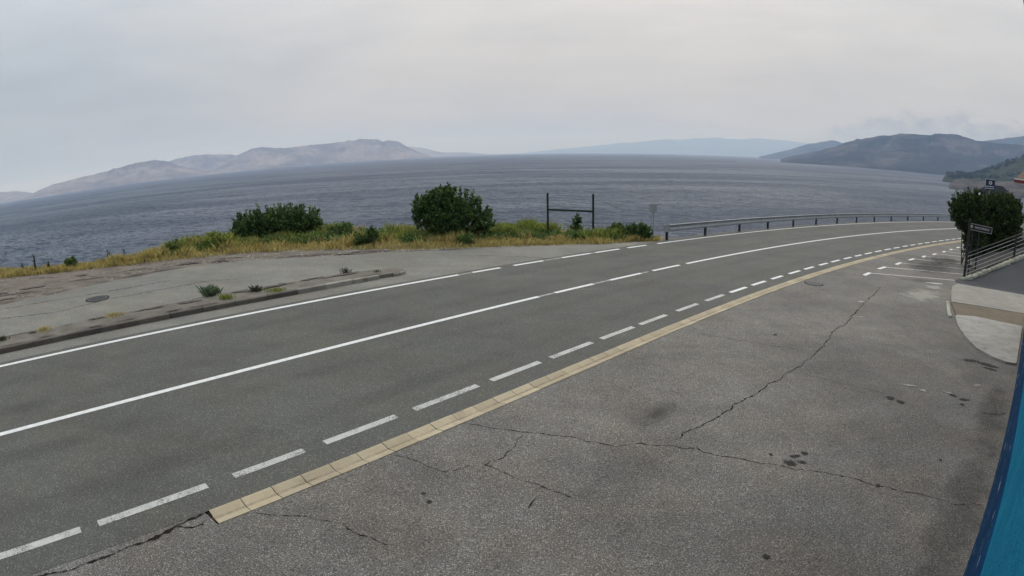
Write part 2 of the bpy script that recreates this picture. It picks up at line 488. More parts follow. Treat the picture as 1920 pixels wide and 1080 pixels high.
wv = scaled(t, scaled(t, pos, 1, 1, 1, 0.45), 0.42, 1.3, 1)
sl = [slopes(wv, 0.05, 3.0, 0.6, 0.7), slopes(wv, 0.25, 4.0, 0.65, 2.0), slopes(wv, 1.2, 2.0, 0.6, 1.0)]
add = nd(t, 'ShaderNodeVectorMath', operation='ADD', ins={0: sl[0], 1: sl[1]})
add = nd(t, 'ShaderNodeVectorMath', operation='ADD', ins={0: add.outputs[0], 1: sl[2]})
pat = noise(t, scaled(t, pos, 0.35, 1.5, 1, 0.25), 0.006, 5.0, 0.6, 0.6)
amp = maprange(t, pat, 0.36, 0.64, 0.55, 1.1)
sc_ = nd(t, 'ShaderNodeVectorMath', operation='SCALE', ins={0: add.outputs[0], 'Scale': amp})
fl_n = nd(t, 'ShaderNodeVectorMath', operation='MULTIPLY_ADD', ins={0: sc_.outputs[0], 1: (1, 1, 0), 2: (0, 0, 1)})
nm = nd(t, 'ShaderNodeVectorMath', operation='NORMALIZE', ins={0: fl_n.outputs[0]})
# wind-roughened water: reflectance follows the facet angle, capped by wave masking
df = nd(t, 'ShaderNodeBsdfDiffuse', ins={'Color': (0.019, 0.031, 0.052, 1), 'Normal': nm.outputs[0]})
gl = nd(t, 'ShaderNodeBsdfGlossy', ins={'Color': (0.97, 0.98, 1.0, 1), 'Roughness': 0.2, 'Normal': nm.outputs[0]})
fr_n = nd(t, 'ShaderNodeFresnel', ins={'IOR': 1.33, 'Normal': nm.outputs[0]})
mx_ = nd(t, 'ShaderNodeMixShader', ins={0: mth(t, 'MULTIPLY', fr_n.outputs[0], maprange(t, pat, 0.34, 0.66, 0.42, 0.31)), 1: df.outputs[0], 2: gl.outputs[0]})
t.links.new(mx_.outputs[0], _.inputs[0])
t.nodes.remove(b)
M['sea'] = m

# blue wall of the building that carries the webcam
m, t, b, pos, _ = new_mat('teal_wall_paint')
c = mixc(t, maprange(t, noise(t, pos, 1.6, 5.0, 0.6), 0.35, 0.65), (0.010, 0.165, 0.290), (0.016, 0.205, 0.345))
c = mixc(t, maprange(t, noise(t, pos, 14, 4.0, 0.7), 0.58, 0.68), c, (0.008, 0.085, 0.165))
setc(t, b, c); b.inputs['Roughness'].default_value = 0.95
b.inputs['Specular IOR Level'].default_value = 0.05
bump(t, b, noise(t, pos, 18, 5.0, 0.7), 0.9, 0.03)
M['teal'] = m
m, t, b, pos, _ = new_mat('navy_dado_paint')
vec = scaled(t, pos, 0.5, 0.5, 4.0)
c = mixc(t, maprange(t, noise(t, pos, 1.6, 5.0, 0.6), 0.35, 0.65), (0.006, 0.034, 0.090), (0.009, 0.046, 0.115))
c = mixc(t, maprange(t, noise(t, vec, 2.4, 5.0, 0.7), 0.61, 0.65), c, (0.36, 0.42, 0.46))
setc(t, b, c); b.inputs['Roughness'].default_value = 0.95
b.inputs['Specular IOR Level'].default_value = 0.05
M['navy'] = m


# ------------------------------------------------------------------ plan of the road (metres; x to the right, y away from the wall)
def curve(coef, x0, x1):
    d = np.polyder(np.array(coef))

    def f(x):
        x = np.asarray(x, float); xc = np.clip(x, x0, x1)
        return np.polyval(coef, xc) + np.polyval(d, xc) * (x - xc)

    def slope(x):
        return np.polyval(d, np.clip(x, x0, x1))
    return f, slope


EDGE = curve([-7.9e-08, 3.6909e-05, -0.00690297, 0.894214646, 20.632689604], -11.9, 54.9)
CENT = curve([-2.56e-07, 7.9068e-05, -0.009549591, 0.959106353, 15.649301675], -9.0, 47.4)
DASH = curve([-4.59e-07, 0.0001376, -0.012952086, 1.03184612, 10.62556719], -6.3, 38.6)


def off(cv, x, d):
    """points of curve cv at x, moved d metres to its left (towards the sea)"""
    f, s = cv
    x = np.asarray(x, float); y = f(x); k = s(x); n = np.sqrt(1 + k * k)
    return np.stack([x - d * k / n, y + d / n], -1)


def strip(name, left, right, dz, mat, parent=None):
    """sheet between two rows of plan points of equal count"""
    L = [(p[0], p[1], PZ(*p) + dz) for p in left]; Rr = [(p[0], p[1], PZ(*p) + dz) for p in right]
    n = len(L)
    return mesh_obj(name, L + Rr, [(i, n + i, n + i + 1, i + 1) for i in range(n - 1)], mat, parent)


def sheet(name, poly, dz, mat, parent=None):
    return mesh_obj(name, [(p[0], p[1], PZ(*p) + dz) for p in poly], [tuple(range(len(poly)))], mat, parent)


def resample(pts, step):
    pts = np.asarray(pts, float); s = np.r_[0, np.cumsum(np.hypot(*np.diff(pts, axis=0).T))]
    u = np.linspace(0, s[-1], max(2, int(s[-1] / step) + 1))
    return np.stack([np.interp(u, s, pts[:, 0]), np.interp(u, s, pts[:, 1])], -1)


xs = np.concatenate([np.arange(-30, 0, 0.75), np.arange(0, 60, 1.0), np.arange(60, 96, 4.0)])

# land: flat shelf up to the cliff edge, then down into the sea
CLIFF = [(-60, 6), (-34, 12.6), (-22.8, 18.2), (-18.8, 19.6), (-16.2, 21.4), (-14.2, 24.2), (-11.8, 26.8), (-7.5, 27.4), (-2, 28.2), (1.2, 29.2), (4.6, 28.8), (7.3, 28.3)]
GR_POSTS = [(7.79, 27.8), (10.6, 29.95), (13.6, 32.2), (16.5, 34.25), (19.5, 36.3), (22.6, 38.35), (25.8, 40.35), (29.05, 42.25), (32.4, 44.15), (36.0, 46.15), (39.9, 48.25), (43.9, 50.25), (48.0, 52.25), (52.1, 54.2), (56.3, 56.1), (60.6, 58.0), (65.0, 59.8)]
cl = CLIFF + [(p[0] - 0.12, p[1] + 0.18) for p in GR_POSTS[1:]] + [(90, 69), (130, 84)]
cl = resample(cl, 1.5)
_t = np.gradient(cl, axis=0); _t /= np.hypot(_t[:, 0], _t[:, 1])[:, None]
_n = np.stack([-_t[:, 1], _t[:, 0]], -1)
rows = []
jit = RNG.normal(0, 1, (len(cl), 6))
for k, (o, dz) in enumerate([(-4, 0), (0, 0), (0.35, -0.35), (2.5, -3.2), (8, -9.0), (22, -23)]):
    q = cl + _n * (o + (0.12 * o * jit[:, k:k + 1] if k > 1 else 0))
    rows.append([(p[0], p[1], PZ(*(p if k < 2 else c0)) - 0.04 + dz) for p, c0 in zip(q, cl)])
vs_, fs_ = [], []
for r in rows:
    vs_ += r
n_ = len(cl)
for k in range(len(rows) - 1):
    for i in range(n_ - 1):
        fs_.append((k * n_ + i, k * n_ + i + 1, (k + 1) * n_ + i + 1, (k + 1) * n_ + i))
inner0 = len(vs_)
vs_ += [(-60, -40, PZ(-60, -40) - 0.04), (130, -40, PZ(130, -40) - 0.04)]
fs_.append(tuple([inner0, inner0 + 1] + list(range(n_ - 1, -1, -1))))
ground = tag(mesh_obj('ground', vs_, fs_, M['ground']), kind='structure')

LAYB = [(-30.0, 3.5), (-21.0, 9.6), (-17.16, 13.49), (-16.08, 14.79), (-15.16, 16.29), (-13.9, 17.93), (-12.7, 19.4), (-10.56, 20.85), (-8.68, 21.54), (-6.8, 22.12), (-4.05, 23.05), (-1.16, 24.18), (2.59, 25.34), (4.46, 25.93), (5.86, 26.8), (7.6, 27.35)]
lb = resample(LAYB, 0.6)
lb = lb + np.stack([np.zeros(len(lb)), RNG.normal(0, 0.05, len(lb))], -1)
lr = []
for p in lb:
    q = off(EDGE, p[0] + 3.0 * (1 - min(1, max(0, (p[0] + 20) / 27))), 0.12)
    lr.append(q)
lay_by = tag(strip('lay_by', lb, lr, 0.0, M['layby']), kind='structure')

_lo = np.interp(xs, [6.5, 9.5], [0.30, 0.70])
road = tag(strip('road', np.stack([off(EDGE, [u], w)[0] for u, w in zip(xs, _lo)]), off(DASH, xs, -0.58), 0.004, M['road']), kind='structure')

# forecourt: from the gutter to the building wall and the car park on the right
WD = Vector((0.7862, 0.6180, 0)); WN = Vector((-0.6180, 0.7862, 0))        # wall direction, wall outward normal
WB = Vector((5.32, 3.83, 0)) - 0.0 * WN
fx = np.concatenate([np.arange(-14, -4.6, 0.8), [-4.42, -4.39], np.arange(-4, 40, 0.8), np.arange(40, 60, 2)])
fl = off(DASH, fx, -0.92)
fl[fx < -4.4] = off(DASH, fx[fx < -4.4], -0.54)
fr = []
for p in fl:
    k = max(-30.0, (Vector((p[0], p[1], 0)) - WB).dot(WD))
    e = WB + WD * min(k, 17.5)
    e = e + Vector((max(0.0, k - 17.5) * 1.15, max(0.0, k - 17.5) * 0.25, 0))
    fr.append((e.x, e.y))
forecourt = tag(strip('forecourt', fl, fr, 0.0, M['forecourt']), kind='structure')


# --- painted lines: each stripe is a part of the road
def stripe(cv, x0, x1, w, mat, name, dz=0.008, parent=None, o=0.0):
    n = max(2, int(abs(x1 - x0) / 0.8) + 2)
    x = np.linspace(x0, x1, n)
    return strip(name, off(cv, x, o + w / 2), off(cv, x, o - w / 2), dz, mat, parent or road)


for x0, x1 in [(-30, -1.79), (-1.36, -0.4), (0.08, 1.23), (2.0, 3.29), (3.55, 4.76), (5.22, 6.29), (6.99, 92)]:
    stripe(EDGE, x0, x1, 0.15, M['paint'], 'edge_line')
for x0, x1 in [(-1.75, -1.40), (1.3, 1.95), (3.31, 3.53)]:
    stripe(EDGE, x0, x1, 0.12, M['paint_ghost'], 'faded_line')
for x0, x1 in [(-30, 0.78), (1.29, 2.65), (3.3, 4.65), (5.21, 6.61), (7.01, 92)]:
    stripe(CENT, x0, x1, 0.145, M['paint'], 'centre_line')
for x0, x1 in [(0.80, 1.27), (2.68, 3.28), (4.67, 5.0)]:
    stripe(CENT, x0, x1, 0.11, M['paint_ghost'], 'faded_line')
DX = [-6.95, -5.49, -5.32, -4.23, -3.95, -3.16, -2.91, -1.97, -1.71, -0.68, -0.44, 0.54, 0.79, 1.8, 2.06, 3.03, 3.25, 4.19, 4.62, 5.5, 5.89, 6.78, 7.14, 8.06, 8.42, 9.28, 9.72, 10.5, 11.02, 11.91, 12.32, 13.15, 13.68, 14.5, 14.9, 15.79, 16.3, 17.16, 17.6, 18.42, 18.85, 19.80, 20.26, 21.2, 21.67, 22.62, 23.11, 24.08, 24.6, 25.5, 26.0, 26.9, 27.4, 28.3, 28.8, 29.8]
for x0, x1 in zip(DX[0::2], DX[1::2]):
    stripe(DASH, x0, x1, 0.145, M['paint_worn'] if x0 < 6 else M['paint'], 'lane_dash')
x0 = 30.3
while x0 < 60:
    stripe(DASH, x0, x0 + 1.05, 0.145, M['paint'], 'lane_dash'); x0 += 1.55
for x0, x1 in [(-8.3, -7.3), (-10, -8.6), (-11.6, -10.3)]:
    stripe(DASH, x0, x1, 0.145, M['paint_worn'], 'lane_dash')

def track_mat():
    m, t, b, pos, out = new_mat('tyre_polish')
    setc(t, b, (0.045, 0.044, 0.040)); b.inputs['Roughness'].default_value = 0.6
    tcn = nd(t, 'ShaderNodeAttribute'); tcn.attribute_name = 'across'
    k = maprange(t, tcn.outputs['Fac'], 0.0, 0.9, 0.0, 1.0)
    a = mth(t, 'MULTIPLY', k, maprange(t, noise(t, scaled(t, pos, 0.12, 0.9, 1, 0.72), 1.0, 4.0), 0.3, 0.7, 0.02, 0.15))
    t.links.new(a, b.inputs['Alpha'])
    return m


M['track'] = track_mat()
tx_ = np.concatenate([np.arange(-28, 40, 1.0), np.arange(40, 80, 4.0)])
for i, o_ in enumerate((-2.75, -1.05, 1.0, 2.65)):
    v = []
    for d_ in (0.38, 0.0, -0.38):
        v += [(p[0], p[1], PZ(*p) + 0.0055) for p in off(CENT, tx_, o_ + d_)]
    n_ = len(tx_)
    tk = mesh_obj('tyre_track', v, [(r * n_ + k, (r + 1) * n_ + k, (r + 1) * n_ + k + 1, r * n_ + k + 1) for r in (0, 1) for k in range(n_ - 1)], M['track'], road)
    at = tk.data.attributes.new('across', 'FLOAT', 'POINT')
    at.data.foreach_set('value', [0.0] * n_ + [1.0] * n_ + [0.0] * n_)

# --- parking bays on the right
bays = [((15.68, 21.4), (15.0, 20.85)), ((17.74, 22.93), (16.95, 22.4)), ((19.83, 24.29), (19.1, 23.75)), ((22.0, 25.75), (21.25, 25.25)), ((23.95, 26.95), (23.3, 26.45)), ((25.9, 28.1), (25.2, 27.6)), ((27.9, 29.35), (27.3, 28.9)), ((29.8, 30.6), (29.2, 30.2)), ((31.8, 31.9), (31.1, 31.4)), ((33.8, 33.2), (33.1, 32.75))]
bdir = Vector((4.68, -0.78)).normalized()
for a, h0 in bays:
    A2 = Vector(a); B2 = A2 + bdir * 5.0; nn = Vector((-bdir.y, bdir.x)) * 0.06
    sheet('bay_line', [A2 - nn, B2 - nn, B2 + nn, A2 + nn], 0.004, M['paint_bay'], forecourt)
    H2 = Vector(h0); dd = (A2 - H2); dn = Vector((-dd.y, dd.x)).normalized() * 0.09
    E2 = A2 + dd * 0.15
    sheet('bay_mark', [H2 - dn, E2 - dn, E2 + dn, H2 + dn], 0.008, M['paint'], forecourt)


# --- gutter of concrete channel stones between road and forecourt
gutter = tag(empty('gutter'), kind='structure')
W2, L2 = 0.17, 0.24
prof = [(-W2, -0.05), (-W2, 0.008), (-W2 * 0.75, 0.006), (-W2 * 0.3, -0.016), (W2 * 0.15, -0.020), (W2 * 0.75, 0.008), (W2, 0.010), (W2, -0.05)]
gv = [(-L2 + 0.007, y, z) for y, z in prof] + [(L2 - 0.007, y, z) for y, z in prof]
gf = [(k, 8 + k, 8 + k + 1, k + 1) for k in range(7)] + [tuple(range(8)), tuple(range(15, 7, -1))]
gme = bpy.data.meshes.new('gutter_stone'); gme.from_pydata(gv, [], gf); gme.update(); gme.materials.append(M['gutter'])
gx = -4.22
while gx < 40:
    p = off(DASH, [gx], -0.755)[0]
    k = float(DASH[1](gx)); tx = Vector((1, k, 0)).normalized()
    tx = Vector((tx.x, tx.y, PZ(tx.x, tx.y))).normalized()
    rr = random.uniform(-0.008, 0.008)
    ty = PN.cross(tx).normalized()
    o = link(bpy.data.objects.new('gutter_stone', gme), gutter)
    o.matrix_world = Matrix(((tx.x, ty.x, PN.x, p[0]), (tx.y, ty.y, PN.y, p[1]), (tx.z, ty.z, PN.z, PZ(*p) + 0.004 + random.uniform(-0.003, 0.003)), (0, 0, 0, 1)))
    gx += 0.482 / math.sqrt(1 + k * k)
# mortar bed showing in the joints
gxs = np.arange(-4.39, 40.2, 0.5)
strip('mortar_bed', off(DASH, gxs, -0.58), off(DASH, gxs, -0.93), -0.022, M['crack'], gutter)

strip('shade_line', off(DASH, gxs, -0.735), off(DASH, gxs, -0.785), -0.0105, M['channel_shade'], gutter)  # mid-channel stripe, painted shading of the hollow

# --- kerbed traffic island between road and lay-by
FRONT = [(-21.0, 0.9), (-17.0, 5.15), (-12.74, 9.66), (-10.86, 11.65), (-9.53, 13.04), (-6.05, 16.52), (-5.30, 17.32), (-3.95, 18.62)]
BACK = [(-21.8, 1.7), (-17.8, 5.9), (-13.5, 10.45), (-12.1, 11.85), (-10.2, 13.95), (-6.5, 17.62), (-5.2, 18.75), (-4.35, 19.25)]
TIP = [(-3.72, 18.85), (-3.66, 19.08), (-3.8, 19.28), (-4.05, 19.36)]
island = tag(empty('traffic_island'), kind='structure')
poly = [tuple(p) for p in resample(FRONT, 0.5)] + TIP + [tuple(p) for p in resample(BACK, 0.5)][::-1]
n_ = len(poly)
tv = [(x, y, PZ(x, y) + 0.115 + random.uniform(-0.012, 0.012)) for x, y in poly] + [(x, y, PZ(x, y) - 0.03) for x, y in poly]
mesh_obj('island_surface', tv, [tuple(range(n_))] + [(n_ + i, n_ + (i + 1) % n_, (i + 1) % n_, i) for i in range(n_)], M['island'], island)


def kerb_row(pts, w, h, length, sink=0.0, dirty_to=-99.0):
    pts = resample(pts, 0.05); s = np.r_[0, np.cumsum(np.hypot(*np.diff(pts, axis=0).T))]
    u = 0.0
    while u + length < s[-1]:
        a = Vector((np.interp(u, s, pts[:, 0]), np.interp(u, s, pts[:, 1]), 0)); b_ = Vector((np.interp(u + length, s, pts[:, 0]), np.interp(u + length, s, pts[:, 1]), 0))
        c_ = (a + b_) / 2; d_ = (b_ - a).normalized()
        d3 = Vector((d_.x, d_.y, PZ(d_.x, d_.y))).normalized(); y3 = PN.cross(d3).normalized()
        rot = Matrix(((d3.x, y3.x, PN.x), (d3.y, y3.y, PN.y), (d3.z, y3.z, PN.z)))
        rot = rot @ Matrix.Rotation(random.uniform(-0.012, 0.012), 3, 'Z')
        MB().box((c_.x, c_.y, PZ(c_.x, c_.y) + h / 2 - 0.06 - sink + random.uniform(-0.008, 0.008)), (length - 0.018, w, h + 0.06), rot, 0.018).build('kerb_stone', M['kerb_dirty'] if c_.x < dirty_to else M['kerb'], island)
        u += length


kerb_row(FRONT, 0.15, 0.175, 1.0, 0.0, -6.2)
kerb_row([(p[0], p[1]) for p in BACK], 0.10, 0.155, 1.0, 0.012)
kerb_row([(-3.98, 18.60)] + TIP + [(-4.3, 19.27)], 0.13, 0.145, 0.26)


# --- cracks, oil spots, stains and painted wall shade: parts of the surfaces they lie on
def crack(pts, w, dz, parent, jitter=0.025):
    p = resample(pts, 0.05)
    t_ = np.gradient(p, axis=0); t_ /= np.hypot(t_[:, 0], t_[:, 1])[:, None] + 1e-9
    nn = np.stack([-t_[:, 1], t_[:, 0]], -1)
    j = RNG.normal(0, jitter * 0.3, len(p)) + np.interp(np.arange(len(p)), np.arange(0, len(p) + 4, 4), RNG.normal(0, jitter, len(p) // 4 + 2)[:len(np.arange(0, len(p) + 4, 4))]); j[0] = j[-1] = 0
    p = p + nn * j[:, None]
    ww = w * 0.78 * np.clip(RNG.lognormal(-0.2, 0.65, len(p)), 0.2, 2.6)
    ww[0] = ww[-1] = w * 0.2
    strip('crack', p + nn * ww[:, None] / 2, p - nn * ww[:, None] / 2, dz, M['crack'], parent)


CRACKS = [
    (0.024, [(14.53, 18.89), (13.57, 17.91), (11.95, 16.43), (11.0, 15.43), (9.57, 13.97), (8.95, 13.53), (8.15, 12.64), (7.58, 12.01), (7.06, 11.51), (5.95, 10.54), (5.46, 10.16), (4.95, 9.78), (4.37, 9.32), (3.73, 8.79), (3.08, 8.26), (2.69, 7.97), (2.51, 7.82)]),
    (0.013, [(-0.77, 8.41), (-0.33, 8.21), (0.2, 8.11), (0.89, 8.0), (1.29, 7.8), (1.57, 7.66), (1.96, 7.78), (2.31, 7.66), (2.58, 7.58), (2.82, 7.59), (2.88, 7.42), (3.21, 7.27), (3.72, 7.0), (4.02, 6.85), (4.35, 6.68), (4.73, 6.49), (5.01, 6.32), (5.27, 6.04), (5.76, 5.75), (6.07, 5.48), (6.4, 5.21), (6.8, 5.07)]),
    (0.011, [(0.14, 8.06), (-0.05, 7.6), (-0.19, 7.31), (-0.43, 7.12), (-0.28, 6.99), (0.01, 6.77), (0.25, 6.69), (0.44, 6.49), (0.73, 6.33)]),
    (0.010, [(-1.79, 7.27), (-1.43, 7.12), (-1.16, 7.01), (-1.0, 6.93), (-0.53, 7.1)]),
    (0.010, [(-3.32, 5.59), (-3.14, 5.58), (-2.92, 5.59), (-2.62, 5.65), (-2.17, 5.5), (-1.82, 5.34), (-1.48, 5.23)]),
    (0.050, [(-3.93, 5.41), (-4.08, 5.25), (-4.22, 5.04), (-4.39, 4.76), (-4.56, 4.53)]),
    (0.024, [(-4.50, 4.60), (-4.75, 4.3), (-4.91, 4.1), (-5.04, 3.91), (-5.37, 3.63), (-5.61, 3.34)]),
    (0.020, [(-3.87, 5.28), (-3.87, 5.19), (-4.06, 5.05), (-4.21, 5.03)]),
    (0.022, [(0.14, 6.08), (0.2, 6.22), (0.27, 6.34)]),
    (0.012, [(4.47, 13.26), (5.07, 12.9), (5.76, 12.57), (6.32, 12.17), (7.06, 11.84)]),
    (0.008, [(6.02, 10.57), (6.76, 9.91), (7.19, 9.54), (7.78, 9.18)]),
    (0.020, [(9.45, 7.94), (9.79, 7.73), (10.21, 7.72)]),
]
for i, (w, c) in enumerate(CRACKS):
    crack(c, w, 0.0045 + 0.0004 * i if i not in (5, 6) else 0.009 + 0.0004 * i, forecourt)
for i, c in enumerate([[(-15.64, 12.18), (-13.83, 13.21), (-12.88, 14.74), (-11.6, 16.15), (-10.48, 17.35), (-8.89, 18.01)], [(-2.08, 22.32), (-0.39, 22.49), (1.01, 22.33), (1.68, 21.99)], [(-16.5, 13.2), (-13.6, 15.7), (-11.9, 17.5)]]):
    crack(c, 0.03, 0.0045 + 0.0004 * i, lay_by, 0.03)


def blob(name, x, y, rx, ry, dz, mat, parent, rot=0.0, n=14, rough=0.25):
    pts = []
    for k in range(n):
        a = 2 * math.pi * k / n; r = 1 + random.uniform(-rough, rough)
        u, v = rx * r * math.cos(a), ry * r * math.sin(a)
        pts.append((x + u * math.cos(rot) - v * math.sin(rot), y + u * math.sin(rot) + v * math.cos(rot)))
    return sheet(name, pts, dz, mat, parent)


SPOTS = [(4.17, 6.92, 0.09, 0.076), (4.37, 6.92, 0.083, 0.043), (4.34, 7.11, 0.084, 0.044), (4.54, 7.17, 0.066, 0.055), (3.96, 7.23, 0.036, 0.035), (5.3, 6.04, 0.037, 0.048), (6.99, 6.47, 0.034, 0.041), (2.9, 4.87, 0.047, 0.041), (7.62, 8.96, 0.095, 0.091), (7.73, 8.75, 0.081, 0.09), (9.39, 8.82, 0.094, 0.069), (9.53, 8.57, 0.125, 0.068), (9.28, 8.36, 0.061, 0.065), (11.89, 10.71, 0.25, 0.10), (12.21, 10.36, 0.30, 0.16), (12.0, 10.1, 0.2, 0.08), (6.74, 13.06, 0.048, 0.072), (-1.21, 6.34, 0.035, 0.025), (-1.12, 6.15, 0.041, 0.036)]
for x, y, rx, ry in SPOTS:
    a0_ = random.uniform(-0.9, 0.1)
    pts_ = [(1.3 * (1 + random.uniform(-0.35, 0.35)) * rx * math.cos(a), 1.3 * (1 + random.uniform(-0.35, 0.35)) * ry * math.sin(a), 0) for a in np.linspace(0, 2 * math.pi, 19)[:-1]]
    sp_ = mesh_obj('oil_spot', pts_, [tuple(range(18))], M['oil'], forecourt)
    tx = Vector((math.cos(a0_), math.sin(a0_), PZ(math.cos(a0_), math.sin(a0_)))).normalized(); ty = PN.cross(tx).normalized()
    sp_.matrix_world = Matrix(((tx.x, ty.x, PN.x, x), (tx.y, ty.y, PN.y, y), (tx.z, ty.z, PN.z, PZ(x, y) + 0.0105), (0, 0, 0, 1)))
for i, (x, y, rx, ry, rot, mk) in enumerate([(2.40, 8.75, 0.75, 0.32, 0.75, 'stain_soft'), (2.45, 8.8, 0.32, 0.12, 0.9, 'stain_soft'), (1.5, 6.9, 1.6, 0.6, 0.75, 'stain_faint'), (15.7, 17.6, 2.1, 1.0, 0.55, 'stain_light'), (17.6, 18.9, 0.9, 0.5, 0.5, 'stain_light'), (21.5, 23.6, 3.2, 1.6, 0.6, 'stain_dark'), (24.5, 25.8, 2.4, 1.2, 0.6, 'stain_dark'), (11.2, 9.9, 1.8, 0.8, 0.66, 'stain_faint'), (9.7, 7.75, 3.0, 0.5, 0.666, 'wall_shade'), (6.3, 5.05, 3.0, 0.55, 0.666, 'wall_shade'), (17.8, 20.2, 1.4, 0.5, -0.15, 'stain_soft')]):
    st_ = mesh_obj('stain', [(rx * math.cos(a), ry * math.sin(a), 0) for a in np.linspace(0, 2 * math.pi, 25)[:-1]], [tuple(range(24))], M[mk], forecourt)  # stains, plus the painted shade along the wall foot
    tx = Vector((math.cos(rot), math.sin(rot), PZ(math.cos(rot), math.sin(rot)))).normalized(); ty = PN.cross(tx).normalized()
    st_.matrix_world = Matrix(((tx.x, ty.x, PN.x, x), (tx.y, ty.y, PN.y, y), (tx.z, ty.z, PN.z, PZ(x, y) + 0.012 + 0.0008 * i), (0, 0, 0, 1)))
for i, (x, y, rx, ry, rot) in enumerate([(8.6, 9.5, 0.16, 0.05, -0.5), (8.75, 9.2, 0.08, 0.05, -0.3), (10.6, 9.2, 0.12, 0.06, 0.3), (9.35, 9.0, 0.16, 0.035, -0.6), (11.9, 16.5, 0.14, 0.1, 0.2), (10.6, 14.7, 0.2, 0.05, -0.3)]):
    blob('paint_splash', x, y, rx, ry, 0.010, M['apron_a'], forecourt, rot, 10, 0.4)
blob('white_mark', 18.35, 19.75, 0.55, 0.12, 0.010, M['paint_bay'], forecourt, -0.2, 12, 0.3)


def manhole(x, y, r, dz, label):
    root = tag(empty('manhole_cover', (x, y, PZ(x, y) + dz)), label, 'manhole cover', 'round iron covers set in the asphalt')
    q = PN.to_track_quat('Z', 'Y'); root.rotation_mode = 'QUATERNION'; root.rotation_quaternion = q
    n = 28
    def ring(r0, z0, r1, z1, nm, mt):
        v = [(r0 * math.cos(2 * math.pi * k / n), r0 * math.sin(2 * math.pi * k / n), z0) for k in range(n)] + [(r1 * math.cos(2 * math.pi * k / n), r1 * math.sin(2 * math.pi * k / n), z1) for k in range(n)]
        f = [(k, (k + 1) % n, n + (k + 1) % n, n + k) for k in range(n)]
        if r1 < r0 * 0.9:
            f.append(tuple(range(n, 2 * n)))
        return mesh_obj(nm, v, f, mt, root)
    ring(r * 1.12, 0.001, r * 1.02, 0.007, 'frame', M['crack'])
    ring(r, 0.004, r * 0.85, 0.010, 'lid', M['iron'])
    mb = MB()
    for k in range(-3, 4):
        hl = math.sqrt(max(0, (r * 0.8) ** 2 - (k * r * 0.22) ** 2))
        mb.box((0, k * r * 0.22, 0.012), (2 * hl, r * 0.07, 0.006))
    mb.build('rib', M['iron'], root)


manhole(11.3, 19.0, 0.34, 0.006, 'round iron manhole cover in the forecourt asphalt beside the gutter')
manhole(-13.35, 14.8, 0.38, 0.006, 'round iron manhole cover in the lay-by near the traffic island')

# --- concrete apron in front of the ramp, in three pours
apron = tag(empty('concrete_apron'), kind='structure')


def slab(name, poly, h, mat, parent, zf=None):
    zf = zf or PZ
    n = len(poly)
    v = [(x, y, zf(x, y) + h) for x, y in poly] + [(x, y, zf(x, y) - 0.05) for x, y in poly]
    return mesh_obj(name, v, [tuple(range(n))] + [(n + i, n + (i + 1) % n, (i + 1) % n, i) for i in range(n)], mat, parent)


slab('concrete_slab', [(13.31, 10.21), (17.35, 13.39), (15.85, 14.6), (15.0, 14.75), (14.75, 14.5), (14.06, 13.66), (13.31, 12.48), (12.89, 11.56), (12.85, 10.81), (13.0, 10.38)], 0.060, M['apron_a'], apron)
slab('brown_slab', [(17.37, 13.41), (19.3, 14.9), (17.2, 16.1), (16.35, 16.45), (15.05, 14.78), (15.88, 14.62)], 0.048, M['brown'], apron)
slab('concrete_slab', [(19.33, 14.92), (23.2, 17.75), (19.85, 19.72), (18.9, 19.1), (17.9, 18.1), (16.4, 16.5), (17.25, 16.13)], 0.055, M['apron_b'], apron)
for a, b_ in [((15.05, 14.95), (14.75, 14.55)), ((16.35, 16.45), (15.08, 14.98))]:
    dd = Vector((b_[0] - a[0], b_[1] - a[1], 0)); ang = math.atan2(dd.y, dd.x)
    MB().box(((a[0] + b_[0]) / 2 - 0.12, (a[1] + b_[1]) / 2 + 0.1, PZ(a[0], a[1]) + 0.035), (dd.length, 0.14, 0.09), Matrix.Rotation(ang, 3, 'Z'), 0.02).build('kerb_stone', M['stone'], apron)


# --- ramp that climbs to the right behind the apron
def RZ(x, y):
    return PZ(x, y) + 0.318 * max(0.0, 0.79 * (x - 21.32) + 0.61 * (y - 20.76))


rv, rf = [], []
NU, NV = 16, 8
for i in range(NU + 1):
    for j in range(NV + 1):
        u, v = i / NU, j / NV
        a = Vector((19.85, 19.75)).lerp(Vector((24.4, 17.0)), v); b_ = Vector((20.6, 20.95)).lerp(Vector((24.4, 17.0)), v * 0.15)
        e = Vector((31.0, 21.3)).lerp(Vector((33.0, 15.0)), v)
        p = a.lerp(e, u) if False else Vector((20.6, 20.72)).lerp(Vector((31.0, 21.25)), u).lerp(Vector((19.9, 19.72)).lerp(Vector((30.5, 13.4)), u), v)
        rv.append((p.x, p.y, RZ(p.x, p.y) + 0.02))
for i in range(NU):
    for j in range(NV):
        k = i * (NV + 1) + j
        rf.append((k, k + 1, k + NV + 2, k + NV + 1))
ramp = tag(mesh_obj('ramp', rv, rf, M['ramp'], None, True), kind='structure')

# stones that edge the ramp under the railing
edging = tag(empty('stone_edging', (21.0, 20.8, PZ(21, 20.8))), 'row of rough pale stones along the foot of the black railing', 'stone edging')
ex = 21.0
while ex < 30.5:
    l = random.uniform(0.28, 0.5); y = 20.76 + (ex - 21.32) * 0.0605
    rot = Matrix.Rotation(random.uniform(-0.2, 0.2), 3, 'Z') @ Matrix.Rotation(-math.atan(0.2), 3, 'Y')
    o = MB().box((ex + l / 2 - 21.0, y - 0.10 - 20.8, RZ(ex + l / 2, y) + 0.07 - PZ(21, 20.8)), (l * 0.94, random.uniform(0.2, 0.28), random.uniform(0.14, 0.22)), rot, 0.05).build('stone', M['stone'], edging)
    ex += l

